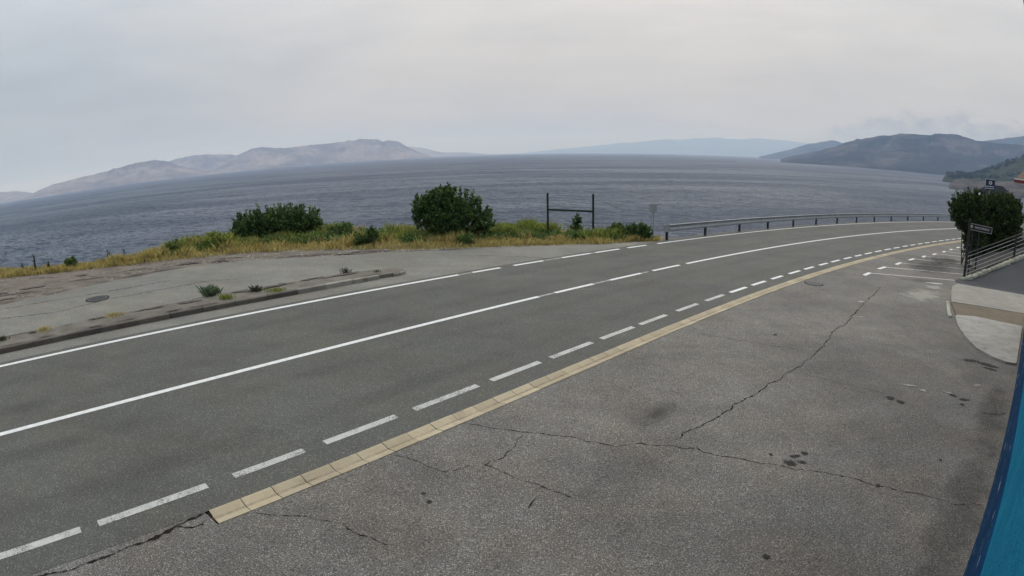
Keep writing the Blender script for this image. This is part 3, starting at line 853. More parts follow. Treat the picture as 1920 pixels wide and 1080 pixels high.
# ------------------------------------------------------------------ sea
SEA_Z = -20.0
nr, na = 26, 72
sv, sf = [(0, 0, SEA_Z)], []
rad = np.geomspace(30, 25000, nr)
for r in rad:
    for k in range(na):
        a = 2 * math.pi * k / na
        sv.append((r * math.sin(a), r * math.cos(a), SEA_Z))
for k in range(na):
    sf.append((0, 1 + (k + 1) % na, 1 + k))
for i in range(nr - 1):
    for k in range(na):
        a, b_ = 1 + i * na + k, 1 + i * na + (k + 1) % na
        sf.append((a, b_, b_ + na, a + na))
sea = tag(mesh_obj('sea', sv, sf, M['sea']), kind='structure')

# ------------------------------------------------------------------ far land
from mathutils import noise as mnoise


def fbm(x, y, oct_=5):
    return mnoise.fractal(Vector((x, y, 3.3)), 1.0, 2.1, oct_)


def ridge(name, prof, dist, depth, mat, rough=0.16, seed=0.0, naz=150, nd_=40, shore=0.0):
    """mountain range: crest line of given elevations at a given distance, sloping down to the sea in front and away behind"""
    az = np.linspace(prof[0][0], prof[-1][0], naz)
    elv = np.interp(az, [p[0] for p in prof], [p[1] for p in prof])
    elv = elv + np.array([0.05 * fbm(a_ * 1.7 + seed, seed, 4) + 0.02 * fbm(a_ * 6 + seed, 2 * seed, 3) for a_ in az]) * np.clip(elv, 0, 1)
    top = CAM_H + dist * np.tan(np.radians(elv))
    rel = np.maximum(top - SEA_Z, 4.0)
    v, f = [], []
    for i in range(naz):
        for j in range(nd_):
            s = -1 + 2.0 * j / (nd_ - 1)                       # -1 shore in front, 0 crest, 1 foot behind
            d = dist + depth * s
            x, y = polar(az[i], d)
            base = (1 - abs(s) ** 1.25)
            sc = 1.0 / max(200.0, depth * 0.33)
            nz = fbm(x * sc + seed, y * sc + seed)
            gul = abs(fbm(x * sc * 2.2 + seed + 9, y * sc * 2.2 - seed))
            hh = rel[i] * (base + rough * 1.6 * (nz - 0.15) * (1 - abs(s)) * min(1.0, abs(s) * 5) - rough * 0.9 * gul * min(1.0, abs(s) * 6) * (1 - abs(s)))
            z = SEA_Z + hh - (12 if abs(s) > 0.99 else 0)
            if s > 0:
                z = min(z, SEA_Z + rel[i] * (1 - s * 0.9))
            v.append((x, y, z + (shore if abs(s) < 0.97 else 0)))
    for i in range(naz - 1):
        for j in range(nd_ - 1):
            k = i * nd_ + j
            f.append((k, k + nd_, k + nd_ + 1, k + 1))
    return tag(mesh_obj(name, v, f, mat, None, True), kind='structure')


ridge('far_hill', [(-54, 0.9), (-50.28, 0.87), (-48.71, 0.68), (-47.15, 0.31), (-45.8, -0.12)], 8600, 900, M['limestone'], 0.2, 1.3, 60)
ridge('island_hill', [(-48.2, -0.12), (-47.16, 0.24), (-44.99, 0.77), (-42.3, 1.0), (-39.66, 1.29), (-37.53, 1.63), (-36.2, 1.75), (-34.73, 1.76), (-33.48, 1.47), (-32.66, 1.03), (-30.75, 0.38), (-27.9, -0.12)], 7000, 800, M['limestone'], 0.25, 4.1)
ridge('island_hill', [(-35.5, 0.9), (-33.32, 1.51), (-31.03, 1.82), (-29.4, 1.72), (-27.36, 1.57), (-25.44, 1.04), (-22.83, 0.56)], 8800, 900, M['limestone'], 0.2, 7.7, 90)
ridge('island_hill', [(-29.8, -0.12), (-29.0, 0.2), (-27.72, 0.89), (-26.47, 1.54), (-25.2, 1.85), (-24.19, 1.96), (-22.09, 1.72), (-19.3, 1.80), (-16.46, 1.91), (-14.72, 2.03), (-12.94, 1.93), (-12.37, 1.64), (-11.74, 1.76), (-10.85, 1.6), (-10.03, 1.05), (-8.79, 0.4), (-7.4, -0.12)], 7800, 800, M['limestone'], 0.2, 2.6, 200)
ridge('far_hill', [(-13.5, 1.1), (-11.23, 1.24), (-9.82, 1.06), (-8.62, 0.85), (-6.69, 0.33), (-4.27, 0.22), (-2.0, -0.05)], 12500, 1100, M['limestone'], 0.15, 5.5, 80)
ridge('far_mountain', [(0.5, -0.05), (2.4, 0.10), (5.56, 0.40), (9.77, 0.80), (11, 0.95), (12.2, 1.0), (13.97, 1.22), (15.2, 1.42), (16.5, 1.34), (18.85, 1.55), (20.4, 1.72), (21.3, 1.62), (23, 1.58), (24.6, 1.76), (26, 1.7), (28.2, 1.6), (30.23, 1.5), (34, 1.3), (38, 1.4)], 22500, 2200, M['mount_far'], 0.12, 8.2, 120)
ridge('mountain', [(24.6, -0.05), (25.53, 0.19), (27.62, 0.8), (29.35, 1.41), (31.96, 1.96), (32.86, 1.76), (36.02, 1.5), (40, 1.2)], 8000, 1200, M['mount'], 0.15, 3.9, 90)
ridge('mountain', [(26.8, -0.18), (27.63, 0.14), (29.36, 0.54), (31.97, 1.3), (33.54, 1.9), (36.36, 2.59), (38.77, 3.0), (41.23, 3.09), (43.85, 3.35), (45.0, 3.2), (45.96, 3.0), (50.31, 3.03), (56, 2.7), (62, 2.6)], 4000, 1150, M['mount'], 0.26, 6.4, 240, 50)
ridge('mountain', [(42.5, 1.5), (44.4, 2.24), (47.89, 3.27), (49.46, 3.65), (50.66, 3.86), (54.86, 3.87), (60, 3.5)], 6300, 1200, M['mount'], 0.18, 9.1, 70)

# headland on the right, with rocky shore and scrub
def headland(name, prof, shore_az, d0, d1, mat, seed, naz=90, nd_=30):
    az = np.linspace(prof[0][0], prof[-1][0], naz)
    elv = np.interp(az, [p[0] for p in prof], [p[1] for p in prof])
    v, f = [], []
    hts = {}
    for i in range(naz):
        dm = d0 + (d1 - d0) * 0.62
        top = CAM_H + dm * math.tan(math.radians(elv[i]))
        for j in range(nd_):
            s = j / (nd_ - 1); d = d0 + (d1 - d0) * s
            x, y = polar(az[i], d)
            k = min(1.0, s / 0.62)
            prof_h = (0.25 * min(1, s / 0.05) + 0.75 * k ** 1.1) if s > 0 else 0
            back = max(0.0, (s - 0.62) / 0.38)
            h_ = (top - SEA_Z) * (prof_h - back ** 1.6)
            h_ *= 1 + 0.22 * fbm(x * 0.012 + seed, y * 0.012) * (0.3 + abs(k - 1) * 1.5)
            z = SEA_Z - 2 if s == 0 else SEA_Z + h_
            v.append((x, y, z))
    for i in range(naz - 1):
        for j in range(nd_ - 1):
            k = i * nd_ + j
            f.append((k, k + nd_, k + nd_ + 1, k + 1))
    return tag(mesh_obj(name, v, f, mat, None, True), kind='structure'), v


hd1, hv1 = headland('headland', [(42.7, -1.1), (43.0, -0.42), (43.95, -0.12), (44.8, -0.12), (46.0, 0.02), (46.6, 0.2), (47.6, 0.6), (49.15, 1.4), (50.7, 2.0), (54, 2.6), (60, 3.2)], None, 1300, 1750, M['headland'], 2.2)
hd2, hv2 = headland('rocky_point', [(43.35, -1.55), (43.7, -1.0), (44.2, -0.70), (45.2, -0.62), (46.4, -0.66), (48, -0.5), (55, 0.3)], None, 860, 1000, M['shore_rock'], 5.1, 60, 20)


def tri_cloud(centres, r, n, squash=0.8):
    """clumps of leaf-like triangles round given centres"""
    out = []
    for c_, rr in zip(centres, r):
        u = RNG.normal(0, 1, (n, 3)); u /= np.linalg.norm(u, axis=1)[:, None]
        u[:, 2] = np.abs(u[:, 2])
        p = c_ + u * (rr * RNG.uniform(0.55, 1.08, (n, 1))) * np.array([1, 1, squash])
        a = RNG.normal(0, 1, (n, 3)); b2 = RNG.normal(0, 1, (n, 3))
        a *= (0.42 * rr / np.linalg.norm(a, axis=1))[:, None]; b2 *= (0.42 * rr / np.linalg.norm(b2, axis=1))[:, None]
        out.append(np.stack([p, p + a, p + b2], 1).reshape(-1, 3))
    return np.concatenate(out)


cen, rr_ = [], []
hv = np.array(hv1).reshape(90, 30, 3)
for _ in range(900):
    i = RNG.uniform(3, 88); j = RNG.uniform(3, 22)
    i0, j0 = int(i), int(j)
    p = hv[i0, j0] * (1 - (i - i0)) + hv[i0 + 1, j0] * (i - i0)
    p = p + (hv[i0, j0 + 1] - hv[i0, j0]) * (j - j0)
    if fbm(p[0] * 0.011, p[1] * 0.011) > -0.12:
        cen.append(p + np.array([0, 0, 1.0])); rr_.append(RNG.uniform(3.5, 8.0))
scrub = tag(np_mesh('hillside_scrub', tri_cloud(np.array(cen), rr_, 34), 3, M['wood_far']), 'dark green scrub covering the headland above the rocky shore', 'scrub', kind='stuff')


# ------------------------------------------------------------------ plants
def leaf_quads(p, d, size, droop=0.0):
    """leaves: pointed quads at points p growing along d"""
    n = len(p)
    d = d / (np.linalg.norm(d, axis=1)[:, None] + 1e-9)
    w = np.cross(d, RNG.normal(0, 1, (n, 3))); w /= np.linalg.norm(w, axis=1)[:, None] + 1e-9
    L = size * RNG.uniform(0.7, 1.3, (n, 1)); W = L * 0.30
    mid = p + d * L * 0.5
    return np.stack([p, mid + w * W, p + d * L, mid - w * W], 1).reshape(-1, 3)


def crown(lobes, twigs, leaves, size, up=0.35, inner=0.25, shoots=0):
    """leafy twigs that grow out of a set of lobes (centre, radii); returns leaf quads and twig lines"""
    P, D, lines = [], [], []
    vol = np.array([l[1][0] * l[1][2] for l in lobes]); vol = vol / vol.sum()
    for (c_, r_), share in zip(lobes, vol):
        c_ = np.array(c_); r_ = np.array(r_)
        for _ in range(max(6, int(twigs * share))):
            u = RNG.normal(0, 1, 3); u /= np.linalg.norm(u)
            rad_ = RNG.uniform(0.72, 1.0) if RNG.random() > inner else RNG.uniform(0.2, 0.75)
            if RNG.random() < 0.16:
                rad_ *= RNG.uniform(1.05, 1.32)
            tip = c_ + u * r_ * rad_
            dirn = u * r_ / np.linalg.norm(r_) + np.array([0, 0, up]); dirn /= np.linalg.norm(dirn)
            ln = RNG.uniform(0.22, 0.5) * min(1.0, r_.max())
            base = tip - dirn * ln
            lines.append((base, tip))
            k = RNG.uniform(0.15, 1.02, leaves)
            pts = base + dirn * (ln * k[:, None]) + RNG.normal(0, 0.035, (leaves, 3))
            dd = dirn * 0.7 + RNG.normal(0, 0.55, (leaves, 3))
            P.append(pts); D.append(dd)
    # long shoots that break the outline
    for (c_, r_), share in zip(lobes, vol):
        c_ = np.array(c_); r_ = np.array(r_)
        for _ in range(int(shoots * share + 0.5)):
            u = RNG.normal(0, 1, 3); u[2] = abs(u[2]) * 0.9; u /= np.linalg.norm(u)
            base = c_ + u * r_ * 0.85
            dirn = u * 0.6 + np.array([0, 0, 0.75]) + RNG.normal(0, 0.15, 3); dirn /= np.linalg.norm(dirn)
            ln = RNG.uniform(0.22, 0.55) * min(1.0, r_.max())
            lines.append((base, base + dirn * ln))
            nl = int(14 + 26 * ln)
            k = RNG.uniform(0.0, 1.0, nl)
            P.append(base + dirn * (ln * k[:, None]) + RNG.normal(0, 0.02, (nl, 3)))
            D.append(dirn * 0.8 + RNG.normal(0, 0.5, (nl, 3)))
    return leaf_quads(np.concatenate(P), np.concatenate(D), size), lines


def shrub(name, loc, lobes, twigs, leaves, size, mat, label, cat, group=None, stems=5, up=0.35, inner=0.25, rz=0.0):
    root = tag(empty(name, loc, rz), label, cat, group)
    q, lines = crown(lobes, twigs, leaves, size, up, inner, shoots=int(twigs * 0.30))
    q[:, 2] = np.maximum(q[:, 2], 0.02)
    np_mesh('crown', q, 4, mat, root)
    mb = MB()
    allc = [np.array(l[0]) for l in lobes]
    for k in range(stems):
        a = Vector((random.uniform(-0.25, 0.25), random.uniform(-0.15, 0.15), -0.15)); c_ = Vector(allc[k % len(allc)])
        mid = a.lerp(c_, 0.5) + Vector((random.uniform(-0.1, 0.1), random.uniform(-0.1, 0.1), 0.05))
        r = 0.035 if c_.z > 0.4 else 0.012
        mb.tube(a, mid, r, r * 0.8, 6); mb.tube(mid, c_, r * 0.8, r * 0.4, 6)
        for _ in range(4):
            u = Vector((random.uniform(-1, 1), random.uniform(-1, 1), random.uniform(0.0, 1))); rr2 = lobes[k % len(lobes)][1]
            mb.tube(c_, c_ + Vector((u.x * rr2[0], u.y * rr2[1], u.z * rr2[2])) * 0.8, r * 0.4, r * 0.12, 5)
    mb.build('stem', M['bark'], root)
    return root


def gz(x, y, d=0.0):
    return (x, y, PZ(x, y) - 0.04 + d)


shrub('shrub', gz(-11.2, 25.9), [((-1.3, 0, 0.75), (0.85, 0.8, 0.55)), ((-0.4, 0, 0.92), (0.85, 0.9, 0.60)), ((0.6, 0.1, 0.90), (0.85, 0.9, 0.58)), ((1.45, 0, 0.75), (0.75, 0.75, 0.55)), ((0.1, -0.2, 0.65), (1.7, 0.8, 0.5)), ((-1.75, 0, 0.5), (0.5, 0.5, 0.4)), ((1.8, 0, 0.5), (0.42, 0.5, 0.35))], 560, 24, 0.125, M['leaf_dark'], 'wide low dark green shrub at the cliff edge left of the taller bush', 'shrub', rz=0.4)
shrub('shrub', gz(-2.75, 26.6), [((-0.95, 0, 1.15), (0.85, 0.85, 0.72)), ((-0.45, 0.1, 1.75), (0.72, 0.75, 0.58)), ((-0.35, 0, 2.15), (0.26, 0.3, 0.26)), ((0.1, 0, 2.05), (0.24, 0.3, 0.28)), ((0.35, 0, 1.35), (0.95, 0.9, 0.70)), ((1.05, 0, 0.85), (0.80, 0.8, 0.62)), ((1.5, 0, 0.5), (0.48, 0.6, 0.40)), ((-0.2, -0.3, 0.85), (1.1, 0.7, 0.55)), ((-1.2, 0, 1.7), (0.45, 0.5, 0.40)), ((-1.5, 0, 1.15), (0.32, 0.4, 0.22))], 660, 24, 0.13, M['leaf_dark'], 'tall rounded dark green bush sloping down to the right, left of the empty sign frame', 'shrub', rz=0.1)
shrub('shrub', gz(-8.0, 26.2), [((-0.2, 0, 0.35), (0.4, 0.4, 0.3)), ((0.25, 0, 0.48), (0.28, 0.3, 0.26))], 90, 22, 0.09, M['leaf_mid'], 'small green bush between the two big shrubs at the cliff edge', 'shrub')
shrub('shrub', gz(-6.2, 24.3), [((-0.2, 0, 0.3), (0.42, 0.35, 0.3)), ((0.2, 0, 0.5), (0.2, 0.2, 0.32))], 80, 22, 0.085, M['leaf_dark'], 'low green weed bush at the lay-by edge left of the tall bush', 'shrub')
shrub('shrub', gz(-2.0, 24.9), [((0, 0, 0.22), (0.36, 0.3, 0.22))], 60, 24, 0.08, M['leaf_mid'], 'small round bright green plant in the dry grass below the tall bush', 'plant')
shrub('shrub', gz(3.25, 28.2), [((0, 0, 0.35), (0.26, 0.25, 0.3)), ((0.04, 0, 0.75), (0.16, 0.16, 0.25))], 46, 18, 0.11, M['leaf_dark'], 'slim upright dark plant between the posts of the empty sign frame', 'plant', up=0.8)
shrub('shrub', gz(6.2, 27.75), [((-0.3, 0, 0.32), (0.55, 0.4, 0.32)), ((0.35, 0, 0.38), (0.42, 0.35, 0.34)), ((0.0, 0, 0.45), (0.4, 0.3, 0.25))], 240, 24, 0.09, M['leaf_dark'], 'low dark bush at the foot of the small grey sign post', 'shrub')
shrub('shrub', gz(5.15, 28.0), [((0, 0, 0.3), (0.35, 0.3, 0.25)), ((0.15, 0, 0.55), (0.22, 0.2, 0.16))], 60, 12, 0.10, M['leaf_mid'], 'thin leafy weed just left of the low bush by the sign post', 'plant', up=0.7)
shrub('shrub', gz(-18.7, 19.25), [((0, 0, 0.25), (0.25, 0.25, 0.22))], 46, 20, 0.085, M['leaf_mid'], 'small green leafy plant alone in the dry grass at the far left edge', 'plant')
shrub('shrub', gz(-13.3, 23.2), [((0, 0, 0.35), (0.5, 0.45, 0.38)), ((0.5, 0.2, 0.35), (0.4, 0.4, 0.3))], 130, 22, 0.09, M['grass_green'], 'yellow-green bushy weed beside the wide low shrub', 'plant', up=0.7)
shrub('shrub', gz(-14.9, 22.2), [((0, 0, 0.25), (0.42, 0.4, 0.3))], 80, 20, 0.09, M['leaf_mid'], 'green weed clump in dry grass left of the yellow-green bushy weed', 'plant', up=0.7)


def stalk(x, y, h_, n, label):
    root = tag(empty('dry_stalk', gz(x, y)), label, 'plant', 'dark dry stalks at the cliff edge')
    mb = MB()
    P, D = [], []
    for k in range(n):
        bx, by = random.uniform(-0.12, 0.12), random.uniform(-0.1, 0.1); hh = h_ * random.uniform(0.55, 1.0)
        tp = Vector((bx + random.uniform(-0.06, 0.06), by, hh))
        mb.tube((bx, by, -0.05), tp, 0.012, 0.006, 5)
        kk = RNG.uniform(0.3, 1.0, 26)
        P.append(np.array([bx, by, 0]) + (np.array(tp) - np.array([bx, by, 0])) * kk[:, None]); D.append(RNG.normal(0, 0.5, (26, 3)) + np.array([0, 0, 0.7]))
    mb.build('stem', M['bark'], root)
    np_mesh('foliage', leaf_quads(np.concatenate(P), np.concatenate(D), 0.085), 4, M['stalk'], root)


stalk(-20.35, 18.55, 0.85, 4, 'tallest dark dry stalk standing at the far left cliff edge')
stalk(-20.85, 18.25, 0.42, 2, 'thin short dark stalk just left of the tallest stalk')
stalk(-19.75, 18.75, 0.42, 3, 'short dark tuft of stalks just right of the tallest stalk')
stalk(-17.25, 20.3, 0.62, 2, 'slim dark stalk rising from the dry grass, left one of a pair')
stalk(-16.55, 20.75, 0.55, 1, 'slim dark stalk rising from the dry grass, right one of a pair')

# grass and weeds of the verge
INX = [-26, -21.44, -18.89, -15.92, -13.87, -11.83, -9.61, -7.17, -4.13, -1.16, 2.59, 4.46, 5.86, 7.6]
INY = [14.4, 17.3, 18.4, 19.9, 21.15, 22.3, 23.0, 23.45, 23.55, 24.4, 25.6, 26.2, 27.1, 27.6]
CX = [c_[0] for c_ in CLIFF]; CY = [c_[1] for c_ in CLIFF]


def verge_points(n, x0, x1, f0, f1, keep=None):
    x = RNG.uniform(x0, x1, n); f = f0 + (f1 - f0) * RNG.random(n)
    a = np.interp(x, INX, INY); b2 = np.interp(x, CX, CY) + 0.6
    y = a + (b2 - a) * f + RNG.normal(0, 0.06, n)
    if keep is not None:
        k = np.array([keep(u, v) for u, v in zip(x, y)]); x, y = x[k], y[k]
    return x, y


def blades(x, y, h_lo, h_hi, w, lean, z0=None):
    n = len(x)
    hmod = np.array([0.55 + 0.75 * (mnoise.noise(Vector((u * 1.1, v * 1.1, 1.7))) + 0.5) for u, v in zip(x, y)])
    h_ = RNG.uniform(h_lo, h_hi, n) * np.clip(hmod, 0.35, 1.5)
    z = PZ(x, y) - 0.06 if z0 is None else z0
    cy = np.interp(x, CX, CY)
    z = z - np.clip(y - cy, 0, 5) * 0.9
    a = RNG.uniform(0, 2 * np.pi, n)
    dx, dy = np.cos(a) * w / 2, np.sin(a) * w / 2
    lx, ly = RNG.normal(0, lean, n) * h_, RNG.normal(0, lean, n) * h_
    b0 = np.stack([x - dx, y - dy, z], -1); b1 = np.stack([x + dx, y + dy, z], -1)
    m1 = np.stack([x + dx * 0.7 + lx * 0.35, y + dy * 0.7 + ly * 0.35, z + h_ * 0.6], -1)
    tp = np.stack([x + lx, y + ly, z + h_], -1)
    return np.stack([b0, b1, m1, tp], 1).reshape(-1, 3)


def patch(u, v, s, th, off_=0.0):
    return mnoise.noise(Vector((u * s + off_, v * s, 0.5))) > th


g1 = blades(*verge_points(42000, -26, 7.4, 0.0, 0.85), 0.08, 0.32, 0.022, 0.35)
g2 = blades(*verge_points(26000, -17, 1.5, 0.15, 0.9, lambda u, v: patch(u, v, 0.7, -0.15)), 0.2, 0.55, 0.02, 0.25)
tag(np_mesh('dry_grass', np.concatenate([g1, g2]), 4, M['grass_dry']), 'straw-yellow dry grass along the cliff edge', 'grass', kind='stuff')
g3 = blades(*verge_points(30000, -15, 6.8, 0.22, 1.0, lambda u, v: patch(u, v, 0.55, -0.05, 7.0)), 0.2, 0.62, 0.024, 0.25)
g4 = blades(*verge_points(9000, -0.8, 2.2, 0.45, 1.0), 0.35, 0.75, 0.02, 0.22)
tag(np_mesh('green_grass', np.concatenate([g3, g4]), 4, M['grass_green']), 'yellow-green tall grass behind the dry strip', 'grass', kind='stuff')
wx, wy = verge_points(1500, -14, 6.9, 0.25, 0.95, lambda u, v: patch(u, v, 0.6, 0.0, 3.0))
wp, wd = [], []
for u, v in zip(wx, wy):
    k = 26; hh = RNG.uniform(0.15, 0.5)
    wp.append(np.array([u, v, PZ(u, v) - 0.04 - max(0, v - np.interp(u, CX, CY)) * 0.9]) + RNG.normal(0, 1, (k, 3)) * np.array([0.10, 0.10, 0]) + np.stack([0 * np.arange(k), 0 * np.arange(k), RNG.uniform(0.02, hh, k)], -1))
    wd.append(RNG.normal(0, 0.6, (k, 3)) + np.array([0, 0, 0.6]))
tag(np_mesh('weeds', leaf_quads(np.concatenate(wp), np.concatenate(wd), 0.10), 4, M['leaf_mid']), 'green leafy weeds mixed into the verge grass', 'weeds', kind='stuff')

# loose stones on the bare strip
n_st = 4200
sx = RNG.uniform(-24, 3, n_st)
lbx = np.array(LAYB)
s0 = np.interp(sx, lbx[:, 0], lbx[:, 1]); s1 = np.interp(sx, INX, INY) + 0.2
sy = s0 + (s1 - s0) * RNG.random(n_st)
V, Fc = [], []
for u, v in zip(sx, sy):
    r = 0.012 + 0.055 * RNG.random() ** 5; o = len(V)
    q = [(1, 0, 0), (-1, 0, 0), (0, 1, 0), (0, -1, 0), (0, 0, 1), (0, 0, -1)]
    for a in q:
        V.append((u + a[0] * r * RNG.uniform(0.7, 1.4), v + a[1] * r * RNG.uniform(0.7, 1.4), PZ(u, v) - 0.035 + a[2] * r * 0.6))
    for f_ in ((0, 2, 4), (2, 1, 4), (1, 3, 4), (3, 0, 4)):
        Fc.append(tuple(o + k for k in f_))
tag(mesh_obj('gravel', V, Fc, M['stone']), 'loose stones scattered on the bare dirt strip beside the lay-by', 'gravel', kind='stuff')


# dark broken dirt along the ragged edge of the lay-by
for k in range(46):
    x = random.uniform(-19.5, -1.5)
    y0 = float(np.interp(x, lbx[:, 0], lbx[:, 1])); y1 = float(np.interp(x, INX, INY))
    f_ = random.random() ** 1.8
    o = blob('dirt_patch', x, y0 + 0.06 + (y1 - y0) * 0.75 * f_, random.uniform(0.25, 0.95), random.uniform(0.05, 0.17), -0.03 + 0.0006 * k, M['dirt_dark'], ground, 0.62 if x < -12 else 0.35, 18, 0.45)

# tufts of weed growing on the traffic island
def tuft(x, y, r, h_, n, mat, label):
    root = tag(empty('weed_tuft', (x, y, PZ(x, y) + 0.1)), label, 'weed', 'weeds on the traffic island')
    px, py = RNG.normal(0, r * 0.45, n), RNG.normal(0, r * 0.45, n)
    q = blades(px, py, h_ * 0.5, h_, 0.014, 0.4, np.zeros(n))
    tag(np_mesh('blades', q, 4, mat, root), kind='stuff')


for k in range(30):
    u = random.random(); x = -16 + 11.5 * u
    fy = float(np.interp(x, [p[0] for p in FRONT], [p[1] for p in FRONT])); by = float(np.interp(x, [p[0] for p in BACK], [p[1] for p in BACK]))
    f_ = random.choice((0.16, 0.8, 0.9)) + random.uniform(-0.06, 0.06)
    blob('debris_patch', x, fy + (by - fy) * f_, random.uniform(0.15, 0.55), random.uniform(0.03, 0.09), 0.130 + 0.0006 * k, M['dirt_dark'], island, 0.78, 16, 0.45)
tuft(-9.05, 15.3, 0.22, 0.34, 420, M['grass_blue'], 'grey-green grass tuft, biggest weed on the traffic island')
tuft(-8.3, 14.95, 0.22, 0.20, 160, M['grass_green'], 'yellow-green weed patch on the island kerb right of the biggest tuft')
tuft(-7.75, 15.9, 0.20, 0.22, 150, M['stalk'], 'brownish upright weed at the middle of the traffic island')
tuft(-7.1, 15.95, 0.3, 0.14, 200, M['grass_green'], 'flat spread of yellow-green weed in mid-island by the kerb')
tuft(-11.0, 12.85, 0.35, 0.12, 170, M['grass_dry'], 'flat dry weed on the island left of the biggest tuft')
tuft(-12.5, 11.3, 0.3, 0.12, 160, M['grass_dry'], 'dry brown weed on the island second from the left end')
tuft(-13.3, 10.3, 0.22, 0.14, 110, M['stalk'], 'dark dead weed on the island at the left end')
tuft(-5.55, 18.5, 0.18, 0.26, 60, M['stalk'], 'thin dark weed at the back edge near the island tip')
tuft(-4.55, 18.75, 0.12, 0.10, 60, M['stalk'], 'tiny brown weed inside the rounded island tip')

# ------------------------------------------------------------------ guardrail along the outer road edge
g0 = Vector((7.79, 27.8, PZ(7.79, 27.8)))
rail = tag(empty('guardrail', g0), 'galvanised steel guardrail with dark posts curving along the sea side of the road', 'guardrail')
gp = np.array(GR_POSTS)
tg = np.gradient(gp, axis=0); tg /= np.hypot(tg[:, 0], tg[:, 1])[:, None]
ng = np.stack([-tg[:, 1], tg[:, 0]], -1)
for p, tt, nn in zip(gp, tg, ng):
    rot = Matrix.Rotation(math.atan2(tt[1], tt[0]), 3, 'Z')
    mb = MB()
    zc = PZ(*p) - g0.z
    for s_ in (-1, 1):
        mb.box((p[0] - g0.x, p[1] - g0.y, zc + 0.17), (0.008, 0.09, 1.0), rot @ Matrix.Translation((0, 0, 0)).to_3x3())
    mb = MB()
    c_ = Vector((p[0] - g0.x, p[1] - g0.y, zc + 0.17))
    mb.box(c_ + rot @ Vector((0, 0.045, 0)), (0.11, 0.012, 1.0), rot)
    mb.box(c_ + rot @ Vector((0, -0.045, 0)), (0.11, 0.012, 1.0), rot)
    mb.box(c_, (0.012, 0.078, 1.0), rot)
    mb.build('post', M['post_dark'], rail)
    MB().box(Vector((p[0] - g0.x, p[1] - g0.y, zc + 0.62)) + rot @ Vector((0, -0.085, 0)), (0.07, 0.05, 0.16), rot).build('bracket', M['galv'], rail)
WPROF = [(0.0, 0.79), (0.085, 0.786), (0.088, 0.768), (0.012, 0.722), (0.004, 0.655), (0.070, 0.600), (0.085, 0.565), (0.085, 0.505), (0.03, 0.46), (0.0, 0.455)]
for i in range(len(gp) - 1):
    rowsR = []
    for u in np.linspace(0, 1, 5):
        # smooth interpolation along the curve
        p = gp[i] * (1 - u) + gp[i + 1] * u
        tt = tg[i] * (1 - u) + tg[i + 1] * u; nn = np.array([-tt[1], tt[0]]) / np.hypot(*tt)
        bow = 4 * u * (1 - u) * 0.02
        p = p + nn * (bow - 0.115) + tt * (0.06 if (u == 1 and i < len(gp) - 2) else 0)
        rowsR.append([(p[0] - nn[0] * (d_ + 0.003 * (i % 2)) - g0.x, p[1] - nn[1] * (d_ + 0.003 * (i % 2)) - g0.y, PZ(*p) + z_ - g0.z) for d_, z_ in WPROF])
    n_ = len(WPROF); v = [q for r_ in rowsR for q in r_]
    f = [(a * n_ + k, a * n_ + k + 1, (a + 1) * n_ + k + 1, (a + 1) * n_ + k) for a in range(4) for k in range(n_ - 1)]
    o = mesh_obj('rail_beam', v, f, M['galv'], rail)
    md = o.modifiers.new('thick', 'SOLIDIFY'); md.thickness = 0.006; md.offset = 0
# end shoe: rounded plate closing the beam
p = gp[0]; tt = tg[0]; nn = ng[0]
rot = Matrix.Rotation(math.atan2(tt[1], tt[0]), 3, 'Z')
mb = MB(); mb.box(Vector((0, 0, 0.62)) - Vector((tt[0], tt[1], 0)) * 0.17 - Vector((nn[0], nn[1], 0)) * 0.14, (0.34, 0.02, 0.36), rot)
mb.tube(Vector((0, 0, 0.44)) - Vector((tt[0], tt[1], 0)) * 0.34 - Vector((nn[0], nn[1], 0)) * 0.11, Vector((0, 0, 0.80)) - Vector((tt[0], tt[1], 0)) * 0.34 - Vector((nn[0], nn[1], 0)) * 0.11, 0.05, 0.05, 10)
mb.build('end_shoe', M['galv'], rail)

# ------------------------------------------------------------------ empty sign frame
f0 = Vector((1.78, 27.28, PZ(1.78, 27.28) - 0.04)); f1 = Vector((3.97, 27.34, PZ(3.97, 27.34) - 0.04))
fr_ = tag(empty('sign_frame', f0), 'empty H-shaped frame of two dark posts and a crossbar at the roadside', 'sign frame')
MB().box((0, 0, 1.0), (0.095, 0.095, 2.42), None, 0.01).build('post', M['green_black'], fr_)
MB().box((f1 - f0) + Vector((0, 0, 1.0)), (0.095, 0.095, 2.46), None, 0.01).build('post', M['green_black'], fr_)
d_ = f1 - f0
MB().box(d_ / 2 + Vector((0, -0.002, 1.39)), (d_.length - 0.10, 0.08, 0.095), Matrix.Rotation(math.atan2(-d_.z + 0.02, d_.x), 3, 'Y')).build('crossbar', M['green_black'], fr_)

# small road sign seen from its side and back
s0_ = Vector((7.06, 27.75, PZ(7.06, 27.75) - 0.04))
sg = tag(empty('road_sign', s0_), 'small grey sign on a thin pole, seen from behind, beside the guardrail end', 'sign')
MB().tube((0, 0, -0.2), (0, 0, 1.86), 0.03, 0.03, 10).build('pole', M['galv'], sg)
MB().box((0.10, 0.05, 1.60), (0.36, 0.02, 0.44), Matrix.Rotation(0.85, 3, 'Z')).build('plate', M['galv'], sg)
MB().box((-0.07, 0.06, 1.60), (0.40, 0.02, 0.44), Matrix.Rotation(1.9, 3, 'Z')).build('plate', M['galv'], sg)
MB().box((0.0, -0.036, 1.72), (0.12, 0.012, 0.04)).build('clamp', M['post_dark'], sg)
MB().box((0.0, -0.036, 1.48), (0.12, 0.012, 0.04)).build('clamp', M['post_dark'], sg)

